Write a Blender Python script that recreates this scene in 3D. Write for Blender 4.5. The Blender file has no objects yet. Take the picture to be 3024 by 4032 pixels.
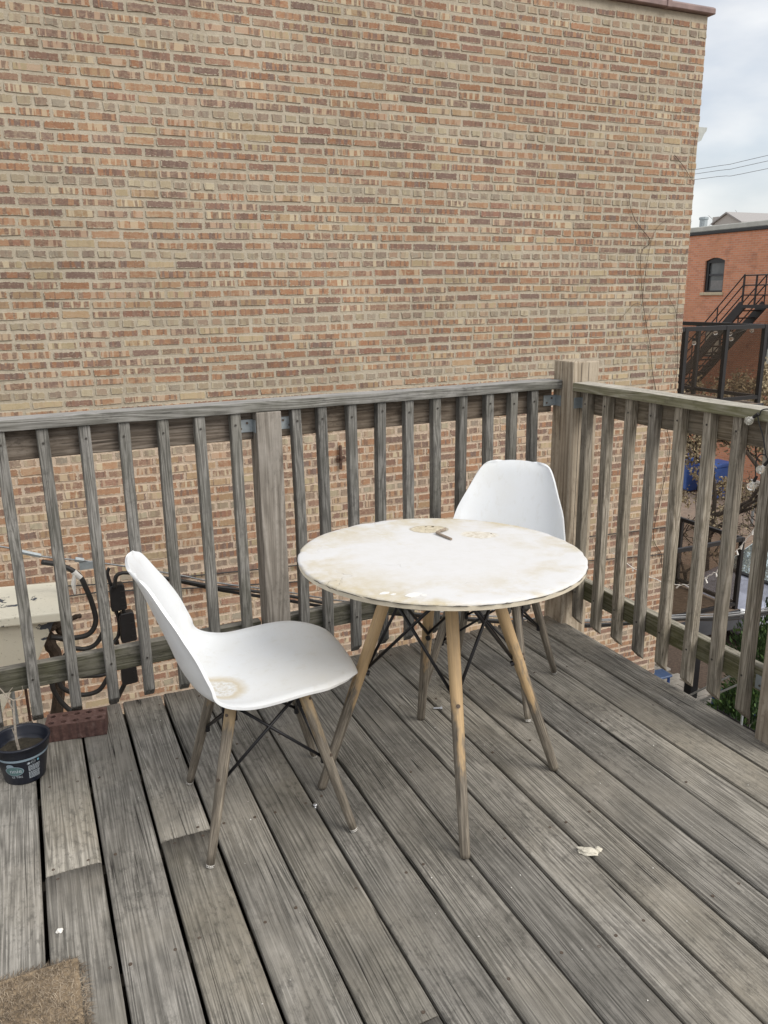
import bpy, bmesh, math, random
from mathutils import Vector, Matrix, noise as mnoise
random.seed(7)
R = math.radians
scene = bpy.context.scene
C = scene.collection

# ------------------------------------------------------------------ camera
CAM = Vector((-2.1709, -2.6415, 1.4831)); YAW, PITCH, ROLL, FPX = 0.4188, 0.2655, -0.0141, 3149.5
_f = Vector((math.sin(YAW)*math.cos(PITCH), math.cos(YAW)*math.cos(PITCH), -math.sin(PITCH)))
_r = Vector((math.cos(YAW), -math.sin(YAW), 0)); _u = _r.cross(_f)
_r2 = _r*math.cos(ROLL) + _u*math.sin(ROLL); _u2 = -_r*math.sin(ROLL) + _u*math.cos(ROLL)
cam = bpy.data.objects.new('camera', bpy.data.cameras.new('camera')); C.objects.link(cam)
cam.matrix_world = Matrix(((_r2.x, _u2.x, -_f.x, CAM.x), (_r2.y, _u2.y, -_f.y, CAM.y), (_r2.z, _u2.z, -_f.z, CAM.z), (0, 0, 0, 1)))
cam.data.sensor_fit = 'HORIZONTAL'; cam.data.sensor_width = 36; cam.data.lens = 36*FPX/3024
cam.data.clip_start = 0.05; cam.data.clip_end = 2000
scene.camera = cam

# ------------------------------------------------------------------ sky, sun, exposure
SUN_AZ, SUN_EL = R(148), R(42)          # azimuth clockwise from +Y
world = bpy.data.worlds.new('World'); scene.world = world; world.use_nodes = True
wn = world.node_tree; wn.nodes.clear()
def wnode(t, **k):
    n = wn.nodes.new(t)
    for a, b in k.items(): setattr(n, a, b)
    return n
sky = wnode('ShaderNodeTexSky', sky_type='NISHITA', sun_disc=False, sun_elevation=SUN_EL, sun_rotation=SUN_AZ, air_density=1.0, dust_density=1.4, ozone_density=1.0)
tc = wnode('ShaderNodeTexCoord'); mp = wnode('ShaderNodeMapping'); mp.inputs['Scale'].default_value = (1.0, 1.0, 2.6)
cn = wnode('ShaderNodeTexNoise'); cn.inputs['Scale'].default_value = 2.1; cn.inputs['Detail'].default_value = 6; cn.inputs['Roughness'].default_value = .52
cr = wnode('ShaderNodeValToRGB'); cr.color_ramp.elements[0].position = .27; cr.color_ramp.elements[1].position = .56
cr.color_ramp.elements[0].color = (.34, .34, .34, 1)
cn2 = wnode('ShaderNodeTexNoise'); cn2.inputs['Scale'].default_value = 4.3; cn2.inputs['Detail'].default_value = 5
cc = wnode('ShaderNodeValToRGB'); cc.color_ramp.elements[0].position = .3; cc.color_ramp.elements[1].position = .7
cc.color_ramp.elements[0].color = (5.5, 5.55, 5.75, 1); cc.color_ramp.elements[1].color = (8.5, 8.35, 8.05, 1)
mx = wnode('ShaderNodeMix', data_type='RGBA'); bg = wnode('ShaderNodeBackground'); wo = wnode('ShaderNodeOutputWorld')
bg.inputs['Strength'].default_value = 0.105
L = wn.links.new
L(tc.outputs['Generated'], mp.inputs['Vector']); L(mp.outputs[0], cn.inputs['Vector']); L(mp.outputs[0], cn2.inputs['Vector'])
L(cn.outputs['Fac'], cr.inputs[0]); L(cn2.outputs['Fac'], cc.inputs[0])
L(cr.outputs[0], mx.inputs[0]); L(sky.outputs[0], mx.inputs[6]); L(cc.outputs[0], mx.inputs[7]); L(mx.outputs[2], bg.inputs[0]); L(bg.outputs[0], wo.inputs[0])
sun = bpy.data.objects.new('sun', bpy.data.lights.new('sun', 'SUN')); C.objects.link(sun)
sun.data.energy = 2.1; sun.data.angle = R(32); sun.data.color = (1, .94, .85)
sd = Vector((math.sin(SUN_AZ)*math.cos(SUN_EL), math.cos(SUN_AZ)*math.cos(SUN_EL), math.sin(SUN_EL)))
sun.rotation_euler = sd.to_track_quat('Z', 'Y').to_euler(); sun.location = (4, -6, 9)
vs = scene.view_settings; vs.view_transform = 'Standard'; vs.look = 'None'; vs.exposure = 0.45; vs.gamma = 1; vs.use_curve_mapping = False
scene.render.engine = 'CYCLES'; scene.cycles.use_denoising = True; scene.cycles.max_bounces = 8; scene.cycles.transparent_max_bounces = 12

# ------------------------------------------------------------------ material helpers
class G:
    def __init__(s, name):
        s.m = bpy.data.materials.new(name); s.m.use_nodes = True; s.t = s.m.node_tree
        s.b = s.t.nodes['Principled BSDF']; s.out = s.t.nodes['Material Output']
    def n(s, typ, ins=None, **props):
        nd = s.t.nodes.new('ShaderNode' + typ)
        for a, b in props.items(): setattr(nd, a, b)
        for k, v in (ins or {}).items(): s.set(nd, k, v)
        return nd
    def set(s, nd, k, v):
        if isinstance(v, bpy.types.NodeSocket): s.t.links.new(v, nd.inputs[k])
        elif isinstance(v, bpy.types.Node): s.t.links.new(v.outputs[0], nd.inputs[k])
        else: nd.inputs[k].default_value = v
    def math(s, op, a, b=0.0, c=0.0, clamp=False): return s.n('Math', {0: a, 1: b, 2: c}, operation=op, use_clamp=clamp).outputs[0]
    def vmath(s, op, a, b): return s.n('VectorMath', {0: a, 1: b}, operation=op).outputs[0]
    def noise(s, vec, scale, detail=3.0, rough=.5, dist=0.0):
        return s.n('TexNoise', {'Vector': vec, 'Scale': scale, 'Detail': detail, 'Roughness': rough, 'Distortion': dist}).outputs['Fac']
    def ramp(s, fac, stops, interp='LINEAR'):
        nd = s.n('ValToRGB', {0: fac}); cr = nd.color_ramp; cr.interpolation = interp
        while len(cr.elements) < len(stops): cr.elements.new(.5)
        for e, (p, c) in zip(cr.elements, stops):
            e.position = p; e.color = (c, c, c, 1) if isinstance(c, (int, float)) else (*c, 1)
        return nd.outputs[0]
    def mix(s, fac, a, b, blend='MIX'):
        nd = s.n('Mix', {0: fac, 6: a if not isinstance(a, tuple) else (*a, 1), 7: b if not isinstance(b, tuple) else (*b, 1)}, data_type='RGBA', blend_type=blend)
        return nd.outputs[2]
    def bump(s, h, strength=.4, dist=.004): s.set(s.b, 'Normal', s.n('Bump', {'Height': h, 'Strength': strength, 'Distance': dist}).outputs[0])
    def base(s, col, rough=.7, **k):
        s.set(s.b, 'Base Color', col if not isinstance(col, tuple) else (*col, 1)); s.set(s.b, 'Roughness', rough)
        for a, b in k.items(): s.set(s.b, a.replace('_', ' '), b)
        return s.m
    def obj(s): return s.n('TexCoord').outputs['Object']
    def scl(s, v, x, y, z): return s.n('Mapping', {'Vector': v, 'Scale': (x, y, z)}).outputs[0]

def plain(name, col, rough=.6, var=.12, scale=14, bump=0.0, **k):
    g = G(name); p = g.obj(); n = g.noise(p, scale, 4, .6)
    c = g.mix(g.math('MULTIPLY', g.math('SUBTRACT', n, .5), 1.0), col, tuple(x*(1-var*3) for x in col))
    c = g.mix(g.ramp(n, [(.3, 1.0), (.7, 0.0)]), tuple(min(1, x*(1+var)) for x in col), tuple(x*(1-var) for x in col))
    if bump: g.bump(g.noise(p, scale*4, 4, .6), bump, .004)
    return g.base(c, rough, **k)

def wood(name, axis, dark, mid, light, ring=18.0, rings=70, crack=.5, moss=0.0, mosscol=(.07, .085, .03), stain=(.12, .115, .105), stain_amt=.45, tan=None, stretch=.055, bump=.55, fib=170, rw=.26, top=None, sat=(.30, .95), val=(.34, .76)):
    g = G(name); p = g.obj(); rnd = g.n('ObjectInfo').outputs['Random']
    off = g.n('CombineXYZ', {0: g.math('MULTIPLY', rnd, 37.3), 1: g.math('MULTIPLY', rnd, 91.7), 2: g.math('MULTIPLY', rnd, 53.1)}).outputs[0]
    q = g.vmath('ADD', p, off)
    def st(k, s_): return g.scl(q, *[(k*s_ if a == axis else k) for a in 'xyz'])
    n1 = g.noise(st(1, stretch), ring, 2, .5, .06)
    rg = g.math('MULTIPLY_ADD', g.math('SINE', g.math('MULTIPLY', n1, rings)), .5, .5)
    fb = g.noise(st(1, .022), fib, 4, .65)
    fb2 = g.noise(st(1, .012), fib*2.3, 3, .7)
    sn = g.noise(q, 3.3, 6, .62, .4)
    sn2 = g.noise(q, 11, 5, .65)
    f = g.math('ADD', g.math('ADD', g.math('MULTIPLY', rg, rw), g.math('MULTIPLY', fb, .88-rw)), g.math('MULTIPLY', fb2, .34))
    col = g.ramp(f, [(.37, dark), (.57, mid), (.82, light)] if name == 'deck_wood' else [(.33, dark), (.56, mid), (.90, light)])
    col = g.mix(g.math('MULTIPLY', g.ramp(g.math('ADD', g.math('MULTIPLY', sn, .7), g.math('MULTIPLY', sn2, .3)), [(.42, 0.0), (.62, 1.0)]), stain_amt), col, stain)
    if tan: col = g.mix(g.math('MULTIPLY', g.ramp(g.noise(g.vmath('ADD', q, (9.0, 3.0, 5.0)), 2.3, 4, .6), [(.45, 0.0), (.68, 1.0)]), .65), col, tan)
    if moss: col = g.mix(g.math('MULTIPLY', g.ramp(g.noise(g.vmath('ADD', q, (3.0, 7.0, 1.0)), 5, 6, .7), [(.36, 0.0), (.66, 1.0)]), moss), col, mosscol)
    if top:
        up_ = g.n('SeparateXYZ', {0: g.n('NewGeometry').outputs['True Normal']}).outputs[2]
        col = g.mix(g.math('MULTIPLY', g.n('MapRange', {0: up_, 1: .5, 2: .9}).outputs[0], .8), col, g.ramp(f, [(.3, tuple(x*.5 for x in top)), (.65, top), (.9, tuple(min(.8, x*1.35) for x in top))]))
    # per-object value shift
    spk = g.math('MULTIPLY', g.ramp(g.noise(st(1, .5), 62, 5, .72), [(.50, 0.0), (.64, 1.0)]), g.ramp(g.noise(q, 4.2, 3, .55), [(.40, .15), (.62, 1.0)]))
    col = g.mix(g.math('MULTIPLY', spk, .55), col, tuple(x*.8 for x in dark))
    col = g.n('HueSaturation', {'Color': col, 'Saturation': g.math('MULTIPLY_ADD', g.math('FRACT', g.math('MULTIPLY', rnd, 7.31)), sat[0], sat[1]), 'Value': g.math('MULTIPLY_ADD', rnd, val[0], val[1])}).outputs[0]
    cn_ = g.noise(st(1, .011), ring*2.4, 1.5, .5, .05)
    ck = g.math('SUBTRACT', 1.0, g.math('DIVIDE', g.math('ABSOLUTE', g.math('SUBTRACT', cn_, .5)), .011), clamp=True)
    ck = g.math('MULTIPLY', ck, g.ramp(g.noise(st(1, .25), 9, 2), [(.53, 0.0), (.60, 1.0)]))
    # knots
    vk = g.n('TexVoronoi', {'Vector': st(1, .28), 'Scale': 2.6}); kd = vk.outputs['Distance']
    kn = g.math('MULTIPLY', g.ramp(kd, [(.03, 1.0), (.085, 0.0)]), g.ramp(g.n('SeparateColor', {0: vk.outputs['Color']}).outputs[0], [(.52, 0.0), (.56, 1.0)]))
    col = g.mix(g.math('MULTIPLY', kn, .75), col, (.035, .026, .018))
    col = g.mix(g.math('MULTIPLY', ck, crack), col, (.012, .011, .010))
    h = g.math('SUBTRACT', g.math('ADD', g.math('MULTIPLY', fb, .9), g.math('MULTIPLY', rg, .35)), g.math('MULTIPLY', ck, 1.2*crack))
    g.bump(h, bump, .004)
    return g.base(col, .86, Specular_IOR_Level=.25)

# ------------------------------------------------------------------ mesh helpers
WL = {}
def link(o, parent=None, loc=None):
    C.objects.link(o)
    w = Vector(loc) if loc is not None else Vector((0, 0, 0))
    if parent is not None:
        o.parent = parent; o.location = w - WL.get(parent, Vector((0, 0, 0))) if loc is not None else -WL.get(parent, Vector((0, 0, 0)))
        WL[o] = w
    else:
        o.location = w; WL[o] = w
    return o
def mesh(name, verts, faces, mat=None, smooth=False):
    me = bpy.data.meshes.new(name); me.from_pydata([tuple(v) for v in verts], [], faces); me.update()
    if mat is not None:
        for m in (mat if isinstance(mat, list) else [mat]): me.materials.append(m)
    if smooth: me.polygons.foreach_set('use_smooth', [True]*len(me.polygons))
    return me
class M:
    """collects geometry; world or local coordinates"""
    def __init__(s): s.v = []; s.f = []
    def add(s, vs_, fs): b = len(s.v); s.v += [Vector(v) for v in vs_]; s.f += [tuple(i+b for i in f) for f in fs]; return s
    def box(s, x0, x1, y0, y1, z0, z1):
        return s.add([(x0,y0,z0),(x1,y0,z0),(x1,y1,z0),(x0,y1,z0),(x0,y0,z1),(x1,y0,z1),(x1,y1,z1),(x0,y1,z1)], [(0,3,2,1),(4,5,6,7),(0,1,5,4),(1,2,6,5),(2,3,7,6),(3,0,4,7)])
    def tube(s, pts, r, seg=8, cap=True, closed=False):
        pts = [Vector(p) for p in pts]; n = len(pts); rr = r if isinstance(r, (list, tuple)) else [r]*n
        vs_ = []; t0 = (pts[1]-pts[0]).normalized(); nn = t0.orthogonal().normalized()
        for i, p in enumerate(pts):
            if closed: t = (pts[(i+1) % n]-pts[i-1]).normalized()
            else: t = (pts[min(i+1, n-1)]-pts[max(i-1, 0)]).normalized()
            nn = (nn - t*nn.dot(t)); nn = nn.normalized() if nn.length > 1e-6 else t.orthogonal().normalized()
            b = t.cross(nn)
            for k in range(seg):
                a = 2*math.pi*k/seg; vs_.append(p + (nn*math.cos(a) + b*math.sin(a))*rr[i])
        fs = []
        for i in range(n if closed else n-1):
            j = (i+1) % n
            for k in range(seg):
                k2 = (k+1) % seg; fs.append((i*seg+k, i*seg+k2, j*seg+k2, j*seg+k))
        if cap and not closed: fs.append(tuple(range(seg))[::-1]); fs.append(tuple((n-1)*seg+k for k in range(seg)))
        return s.add(vs_, fs)
    def lathe(s, prof, seg=32, c=(0, 0, 0), axis='z'):
        vs_ = []
        for r_, z in prof:
            for k in range(seg):
                a = 2*math.pi*k/seg; x, y = r_*math.cos(a), r_*math.sin(a)
                vs_.append((c[0]+x, c[1]+y, c[2]+z) if axis == 'z' else ((c[0]+x, c[1]+z, c[2]+y) if axis == 'y' else (c[0]+z, c[1]+x, c[2]+y)))
        fs = []
        for i in range(len(prof)-1):
            for k in range(seg):
                k2 = (k+1) % seg; fs.append((i*seg+k, i*seg+k2, (i+1)*seg+k2, (i+1)*seg+k))
        fs.append(tuple(range(seg))[::-1]); fs.append(tuple((len(prof)-1)*seg+k for k in range(seg)))
        return s.add(vs_, fs)
    def prism(s, pts, ext):
        """closed polygon pts (3D) extruded by vector ext"""
        n = len(pts); e = Vector(ext); a = [Vector(p) for p in pts]
        return s.add(a + [p+e for p in a], [tuple(range(n))[::-1], tuple(range(n, 2*n))] + [(i, (i+1) % n, n+(i+1) % n, n+i) for i in range(n)])
    def sphere(s, c, r, seg=12, rings=8):
        prof = [(max(1e-4, r*math.sin(math.pi*i/rings)), -r*math.cos(math.pi*i/rings)) for i in range(rings+1)]
        return s.lathe(prof, seg, c)
    def build(s, name, mat, parent=None, loc=None, smooth=False, bevel=0, seg=1, local=False):
        me = mesh(name, s.v, s.f, mat, smooth)
        bm = bmesh.new(); bm.from_mesh(me); bmesh.ops.recalc_face_normals(bm, faces=bm.faces)
        if bevel: bmesh.ops.bevel(bm, geom=list(bm.edges), offset=bevel, segments=seg, affect='EDGES', profile=.6)
        bm.to_mesh(me); bm.free()
        if smooth: me.polygons.foreach_set('use_smooth', [True]*len(me.polygons))
        o = bpy.data.objects.new(name, me)
        if local:
            C.objects.link(o); o.parent = parent; return o
        return link(o, parent, loc)
def crom(pts, k=6):
    P = [Vector(p) for p in pts]; out = []
    for i in range(len(P)-1):
        a, b, c, d = P[max(i-1, 0)], P[i], P[i+1], P[min(i+2, len(P)-1)]
        for j in range(k):
            t = j/k; out.append(.5*((2*b) + (c-a)*t + (2*a-5*b+4*c-d)*t*t + (3*b-a-3*c+d)*t**3))
    return out + [P[-1]]
def empty(name, loc=(0, 0, 0), rz=0.0):
    o = bpy.data.objects.new(name, None); C.objects.link(o); o.location = loc; o.rotation_euler = (0, 0, rz); o.empty_display_size = .1
    WL[o] = Vector(loc); return o
def tag(o, label=None, cat=None, group=None, kind=None):
    if label: o['label'] = label
    if cat: o['category'] = cat
    if group: o['group'] = group
    if kind: o['kind'] = kind
    return o
def px(p):
    d = Vector(p)-CAM; z = d.dot(_f); return (1512+FPX*d.dot(_r2)/z, 2016-FPX*d.dot(_u2)/z, z)
def jit(a): return random.uniform(-a, a)

GROUND = -4.6
# ------------------------------------------------------------------ materials
GREY = dict(dark=(.070, .065, .055), mid=(.225, .209, .180), light=(.44, .41, .355))
m_plank = wood('deck_wood', 'y', **GREY, tan=(.345, .305, .235), moss=.25, mosscol=(.095, .088, .06), stain=(.10, .092, .078), stain_amt=.55, crack=1.0, rw=.20, stretch=.03, rings=95, sat=(.30, .58), val=(.36, .82), fib=260, bump=.9)
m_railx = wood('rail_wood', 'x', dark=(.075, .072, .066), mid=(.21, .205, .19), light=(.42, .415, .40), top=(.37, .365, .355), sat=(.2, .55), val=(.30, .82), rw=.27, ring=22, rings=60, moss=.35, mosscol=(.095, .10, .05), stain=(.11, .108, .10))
m_boardx = wood('rail_board_wood', 'x', (.05, .040, .032), (.145, .118, .095), (.27, .235, .20), ring=16, rings=70, stain=(.09, .075, .06))
m_balu = wood('baluster_wood', 'z', (.065, .061, .054), (.185, .177, .16), (.36, .345, .32), sat=(.25, .50), val=(.34, .80), ring=34, rings=60, rw=.28, moss=.35, mosscol=(.075, .078, .04), stain=(.09, .087, .08), crack=.8)
m_balr = wood('baluster_wood_right', 'z', (.105, .088, .064), (.275, .24, .19), (.50, .45, .375), ring=34, rings=64, rw=.30, sat=(.25, .72), val=(.34, .82), moss=.2, mosscol=(.14, .135, .075), stain=(.17, .15, .12), crack=.8)
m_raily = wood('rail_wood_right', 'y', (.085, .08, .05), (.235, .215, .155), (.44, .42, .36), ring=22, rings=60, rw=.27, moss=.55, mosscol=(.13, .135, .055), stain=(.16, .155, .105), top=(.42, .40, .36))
m_boardy = wood('rail_board_wood_right', 'y', (.075, .055, .038), (.20, .16, .115), (.34, .285, .22), ring=16, rings=70, moss=.12)
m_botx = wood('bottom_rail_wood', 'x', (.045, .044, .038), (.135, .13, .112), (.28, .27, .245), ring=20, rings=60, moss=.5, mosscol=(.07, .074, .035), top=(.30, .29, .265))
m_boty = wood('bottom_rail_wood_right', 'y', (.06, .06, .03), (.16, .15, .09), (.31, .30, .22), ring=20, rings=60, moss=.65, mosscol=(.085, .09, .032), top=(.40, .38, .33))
m_post = wood('post_wood', 'z', (.165, .125, .085), (.335, .28, .21), (.48, .415, .325), sat=(.2, .78), val=(.3, .84), ring=9, rings=62, rw=.28, stain=(.19, .165, .135), stain_amt=.35, stretch=.09, crack=.8)
m_postg = wood('post_wood_grey', 'z', (.11, .097, .083), (.26, .235, .205), (.40, .37, .335), rw=.26, ring=11, rings=62, stain=(.15, .14, .125), stain_amt=.4, stretch=.09)
m_joist = plain('joist_wood', (.10, .085, .065), .9)
m_galv = plain('galvanised_steel', (.33, .37, .395), .55, .18, 30, Metallic=.5)
m_screw = plain('rusty_screw', (.10, .075, .058), .6, .3, 60, Metallic=.3)
m_nail = plain('dark_nail', (.06, .055, .05), .5, .2, 60, Metallic=.5)
m_black = plain('black_metal', (.014, .014, .017), .42, .15, 20, Metallic=.3)
m_blackp = plain('black_plastic', (.012, .012, .014), .5, .15, 25)
m_rub = plain('black_cable_jacket', (.02, .02, .021), .55, .2, 20)
m_steel = plain('steel_wire', (.24, .25, .26), .5, .3, 160, Metallic=.6)
m_rust = plain('rusty_iron', (.075, .04, .028), .85, .35, 40, .3)
m_white = plain('white_tape', (.72, .71, .68), .6, .08, 40)

def leg_mat(name, split, cl=(.55, .33, .14), amp=.22):
    """varnished dowel worn to grey from the foot upwards (wear follows a streaky height line)"""
    g = G(name); p = g.obj(); rnd = g.n('ObjectInfo').outputs['Random']
    q = g.vmath('ADD', p, g.n('CombineXYZ', {0: g.math('MULTIPLY', rnd, 31.0), 1: g.math('MULTIPLY', rnd, 17.0), 2: g.math('MULTIPLY', rnd, 5.0)}).outputs[0])
    fb = g.noise(g.scl(q, 1, 1, .03), 210, 4, .75); ns = g.noise(g.scl(q, 1, 1, .22), 28, 4, .65)
    z = g.n('SeparateXYZ', {0: p}).outputs[2]
    k = g.math('ADD', z, g.math('MULTIPLY', g.math('SUBTRACT', ns, .5), amp*3.2))
    f = g.n('MapRange', {0: k, 1: split-.04, 2: split+.05}).outputs[0]
    grey = g.ramp(fb, [(.3, (.06, .050, .038)), (.52, (.185, .16, .128)), (.72, (.36, .32, .26))])
    tan_ = g.ramp(fb, [(.3, tuple(x*.78 for x in cl)), (.7, cl)])
    dk = g.ramp(g.noise(g.scl(q, 1, 1, .12), 55, 5, .7), [(.46, 0.0), (.62, 1.0)]); grey = g.mix(g.math('MULTIPLY', dk, .6), grey, (.05, .043, .034)); tan_ = g.mix(g.math('MULTIPLY', dk, .3), tan_, (.20, .15, .095))
    g.bump(fb, .35, .003)
    return g.base(g.mix(f, grey, tan_), .62)
m_tleg = leg_mat('table_leg_wood', .34, (.52, .365, .20)); m_cleg = leg_mat('chair_leg_wood', .36, (.42, .31, .18), .16); m_cleg2 = leg_mat('grey_chair_leg_wood', .75, (.36, .27, .17), .12)

def shell_mat(name, spot=None, edge=.0):
    g = G(name); p = g.obj(); n = g.noise(p, 7, 5, .6)
    col = g.mix(g.math('MULTIPLY', g.ramp(n, [(.42, 0.0), (.7, 1.0)]), .3), (.725, .755, .79), (.67, .67, .635))
    col = g.mix(g.math('MULTIPLY', g.ramp(g.noise(g.scl(p, 1, 1, .35), 34, 6, .72), [(.54, 0.0), (.72, 1.0)]), .28), col, (.52, .50, .44))
    h = g.noise(p, 90, 4, .6)
    if spot:
        d = g.vmath('SUBTRACT', p, spot); d = g.vmath('MULTIPLY', d, (1/.056, 1/.060, 0.0))
        ln = g.n('VectorMath', {0: d}, operation='LENGTH').outputs['Value']
        ln = g.math('MULTIPLY', g.math('ADD', ln, g.math('MULTIPLY', g.math('SUBTRACT', g.noise(p, 45, 4, .7), .5), .5)), .5)
        z_ = g.n('SeparateXYZ', {0: p}).outputs[2]; ln = g.math('ADD', ln, g.math('MULTIPLY', g.math('GREATER_THAN', z_, .53), 2.0))
        inn = g.ramp(ln, [(.375, 1.0), (.5, 0.0)])
        rim = g.math('MULTIPLY', g.ramp(ln, [(.39, 0.0), (.49, 1.0)]), g.ramp(ln, [(.5, 1.0), (.75, 0.0)]))
        col = g.mix(g.math('MULTIPLY', inn, g.ramp(g.noise(p, 62, 6, .72), [(.36, 0.85), (.60, 0.0)])), col, (.50, .45, .35))
        col = g.mix(g.math('MULTIPLY', rim, .75), col, (.52, .44, .29))
        # yellow-brown bloom towards the front of the seat
        x = g.n('SeparateXYZ', {0: p}).outputs[0]
        bl = g.math('MULTIPLY', g.n('MapRange', {0: x, 1: -.06, 2: .2}).outputs[0], g.ramp(g.noise(p, 4, 4, .6), [(.3, .3), (.7, 1.0)]))
        col = g.mix(g.math('MULTIPLY', bl, .42), col, (.68, .62, .50))
        h = g.math('ADD', g.math('MULTIPLY', h, .2), g.math('MULTIPLY', inn, g.noise(p, 140, 5, .7)))
        g.bump(h, .5, .003)
    else: g.bump(h, .05, .001)
    return g.base(col, .38)

# ------------------------------------------------------------------ ground and yard (setting)
g = G('yard_ground'); p = g.obj(); n = g.noise(p, .6, 6, .65); n2 = g.noise(p, 9, 5, .7)
gm = g.base(g.ramp(g.math('ADD', g.math('MULTIPLY', n, .5), g.math('MULTIPLY', n2, .5)), [(.3, (.11, .085, .062)), (.5, (.20, .16, .12)), (.7, (.31, .255, .20))]), .95); g.bump(n2, .5, .02)
o = M().add([(-300, -300, GROUND), (500, -300, GROUND), (500, 500, GROUND), (-300, 500, GROUND)], [(0, 1, 2, 3)]).build('ground', gm); tag(o, kind='structure')
g = G('alley_paving'); p = g.obj(); n2 = g.noise(p, 7, 6, .7)
bt = g.n('TexBrick', {'Vector': p, 'Color1': (.36, .26, .20, 1), 'Color2': (.30, .235, .19, 1), 'Mortar': (.17, .14, .115, 1), 'Scale': 1.0, 'Mortar Size': .008, 'Brick Width': .24, 'Row Height': .11})
am = g.base(g.mix(.4, bt.outputs[0], g.ramp(n2, [(.3, (.21, .165, .13)), (.7, (.43, .35, .28))])), .93)
o = M().add([(11.2, -40, GROUND+.004), (18.6, -40, GROUND+.004), (18.6, 120, GROUND+.004), (11.2, 120, GROUND+.004)], [(0, 1, 2, 3)]).build('alley', am); tag(o, kind='structure')
m_mulch = plain('mulch', (.085, .06, .045), .95, .4, 22, .9)
o = M().add([(6.7, 5.2, GROUND+.006), (9.3, 5.2, GROUND+.006), (9.3, 9.5, GROUND+.006), (6.7, 9.5, GROUND+.006)], [(0, 1, 2, 3)]).build('mulch_bed', m_mulch); tag(o, kind='structure')
# small grey pavers of the patio
m_pav = plain('concrete_paver', (.33, .31, .28), .9, .2, 9, .3)
patio = M().add([(4.4, 4.4, GROUND+.008), (7.0, 4.4, GROUND+.008), (7.0, 8.2, GROUND+.008), (4.4, 8.2, GROUND+.008)], [(0, 1, 2, 3)]).build('patio', plain('paver_joint_sand', (.15, .135, .115), .95)); tag(patio, kind='structure')
pav = M().box(-.145, .145, -.07, .07, 0, .03); pm = mesh('paver', pav.v, pav.f, m_pav)
for j in range(18):
    for i in range(8):
        x, y = 4.75+i*.3+(j % 2)*.15-.1, 4.6+j*.15
        if x > 6.95 or y > 7.2: continue
        o = bpy.data.objects.new('paver', pm); link(o, patio, (x, y, GROUND+.008+jit(.003))); o.rotation_euler = (jit(.006), jit(.006), jit(.02))

# ------------------------------------------------------------------ big brick building
WY, WX, WTOP = 3.4, 3.70, 3.80
g = G('mortar'); p = g.obj(); z = g.n('SeparateXYZ', {0: p}).outputs[2]
f = g.n('MapRange', {0: g.math('ADD', z, g.math('MULTIPLY', g.noise(p, 1.2, 3), .3)), 1: .55, 2: .75}).outputs[0]
n = g.noise(p, 30, 5, .65); nb = g.noise(p, 1.7, 5, .6)
up = g.ramp(g.math('ADD', g.math('MULTIPLY', n, .5), g.math('MULTIPLY', nb, .5)), [(.32, (.29, .255, .20)), (.5, (.385, .345, .275)), (.7, (.47, .425, .35))])
lo = g.ramp(n, [(.3, (.33, .262, .20)), (.5, (.445, .362, .285)), (.75, (.53, .445, .36))])
g.bump(g.noise(p, 70, 5, .7), .7, .006); m_mort = g.base(g.mix(f, lo, up), .95)

g = G('chicago_common_brick'); uv = g.n('UVMap', uv_map='UVMap').outputs[0]; lo2 = g.n('SeparateXYZ', {0: g.n('UVMap', uv_map='loc').outputs[0]})
a1 = g.n('Attribute', attribute_name='c1'); a2 = g.n('Attribute', attribute_name='c2'); c1 = a1.outputs[0]; c2 = a2.outputs[0]
ex = g.math('SUBTRACT', g.math('MULTIPLY', a1.outputs['Alpha'], .5), g.math('ABSOLUTE', lo2.outputs[0])); ez = g.math('SUBTRACT', g.math('MULTIPLY', a2.outputs['Alpha'], .5), g.math('ABSOLUTE', lo2.outputs[1]))
en = g.noise(g.scl(uv, 60, 75, 1), 1.0, 4, .6); edge = g.math('SUBTRACT', g.math('MINIMUM', ex, ez), g.math('MULTIPLY', g.math('SUBTRACT', en, .46), .034))
k = g.n('SeparateColor', {0: g.n('Attribute', attribute_name='k').outputs[0]})
bn = g.noise(g.scl(uv, 25, 2.0, 1), 1.0, 1.2, .5, .15)
band = g.math('MULTIPLY', g.ramp(bn, [(.515, 0.0), (.535, 1.0)]), k.outputs[0])
band2 = g.math('MULTIPLY', g.ramp(g.noise(g.scl(g.vmath('ADD', uv, (31.0, 7.0, 0.0)), 28, 2.0, 1), 1.0, 1.2, .5, .15), [(.56, 0.0), (.58, 1.0)]), k.outputs[0])
blot = g.noise(g.scl(uv, 30, 55, 1), 1.0, 5, .65)
col = g.mix(band, c1, c2); col = g.mix(g.math('MULTIPLY', band2, .8), col, (.175, .115, .095))
col = g.mix(g.math('MULTIPLY', g.ramp(blot, [(.42, 0.0), (.64, 1.0)]), .38), col, c2)
fine = g.noise(g.scl(uv, 260, 260, 1), 1.0, 4, .7)
col = g.mix(g.math('MULTIPLY', g.ramp(fine, [(.34, 1.0), (.46, 0.0)]), g.math('MULTIPLY_ADD', k.outputs[1], .6, .12)), col, (.085, .06, .045))
col = g.mix(g.math('MULTIPLY', g.ramp(g.noise(g.scl(uv, 45, 70, 1), 1.0, 4, .7), [(.53, 0.0), (.72, 1.0)]), .6), col, (.46, .385, .285))
sm = g.n('MapRange', {0: edge, 1: .0012, 2: .0030, 3: 1.0, 4: 0.0}).outputs[0]
wz = g.n('SeparateXYZ', {0: g.n('NewGeometry').outputs['Position']}).outputs[2]
col = g.mix(g.math('MULTIPLY', sm, .92), col, g.mix(g.n('MapRange', {0: wz, 1: .55, 2: .75}).outputs[0], (.54, .44, .345), g.mix(fine, (.385, .345, .275), (.53, .475, .385))))
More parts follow.
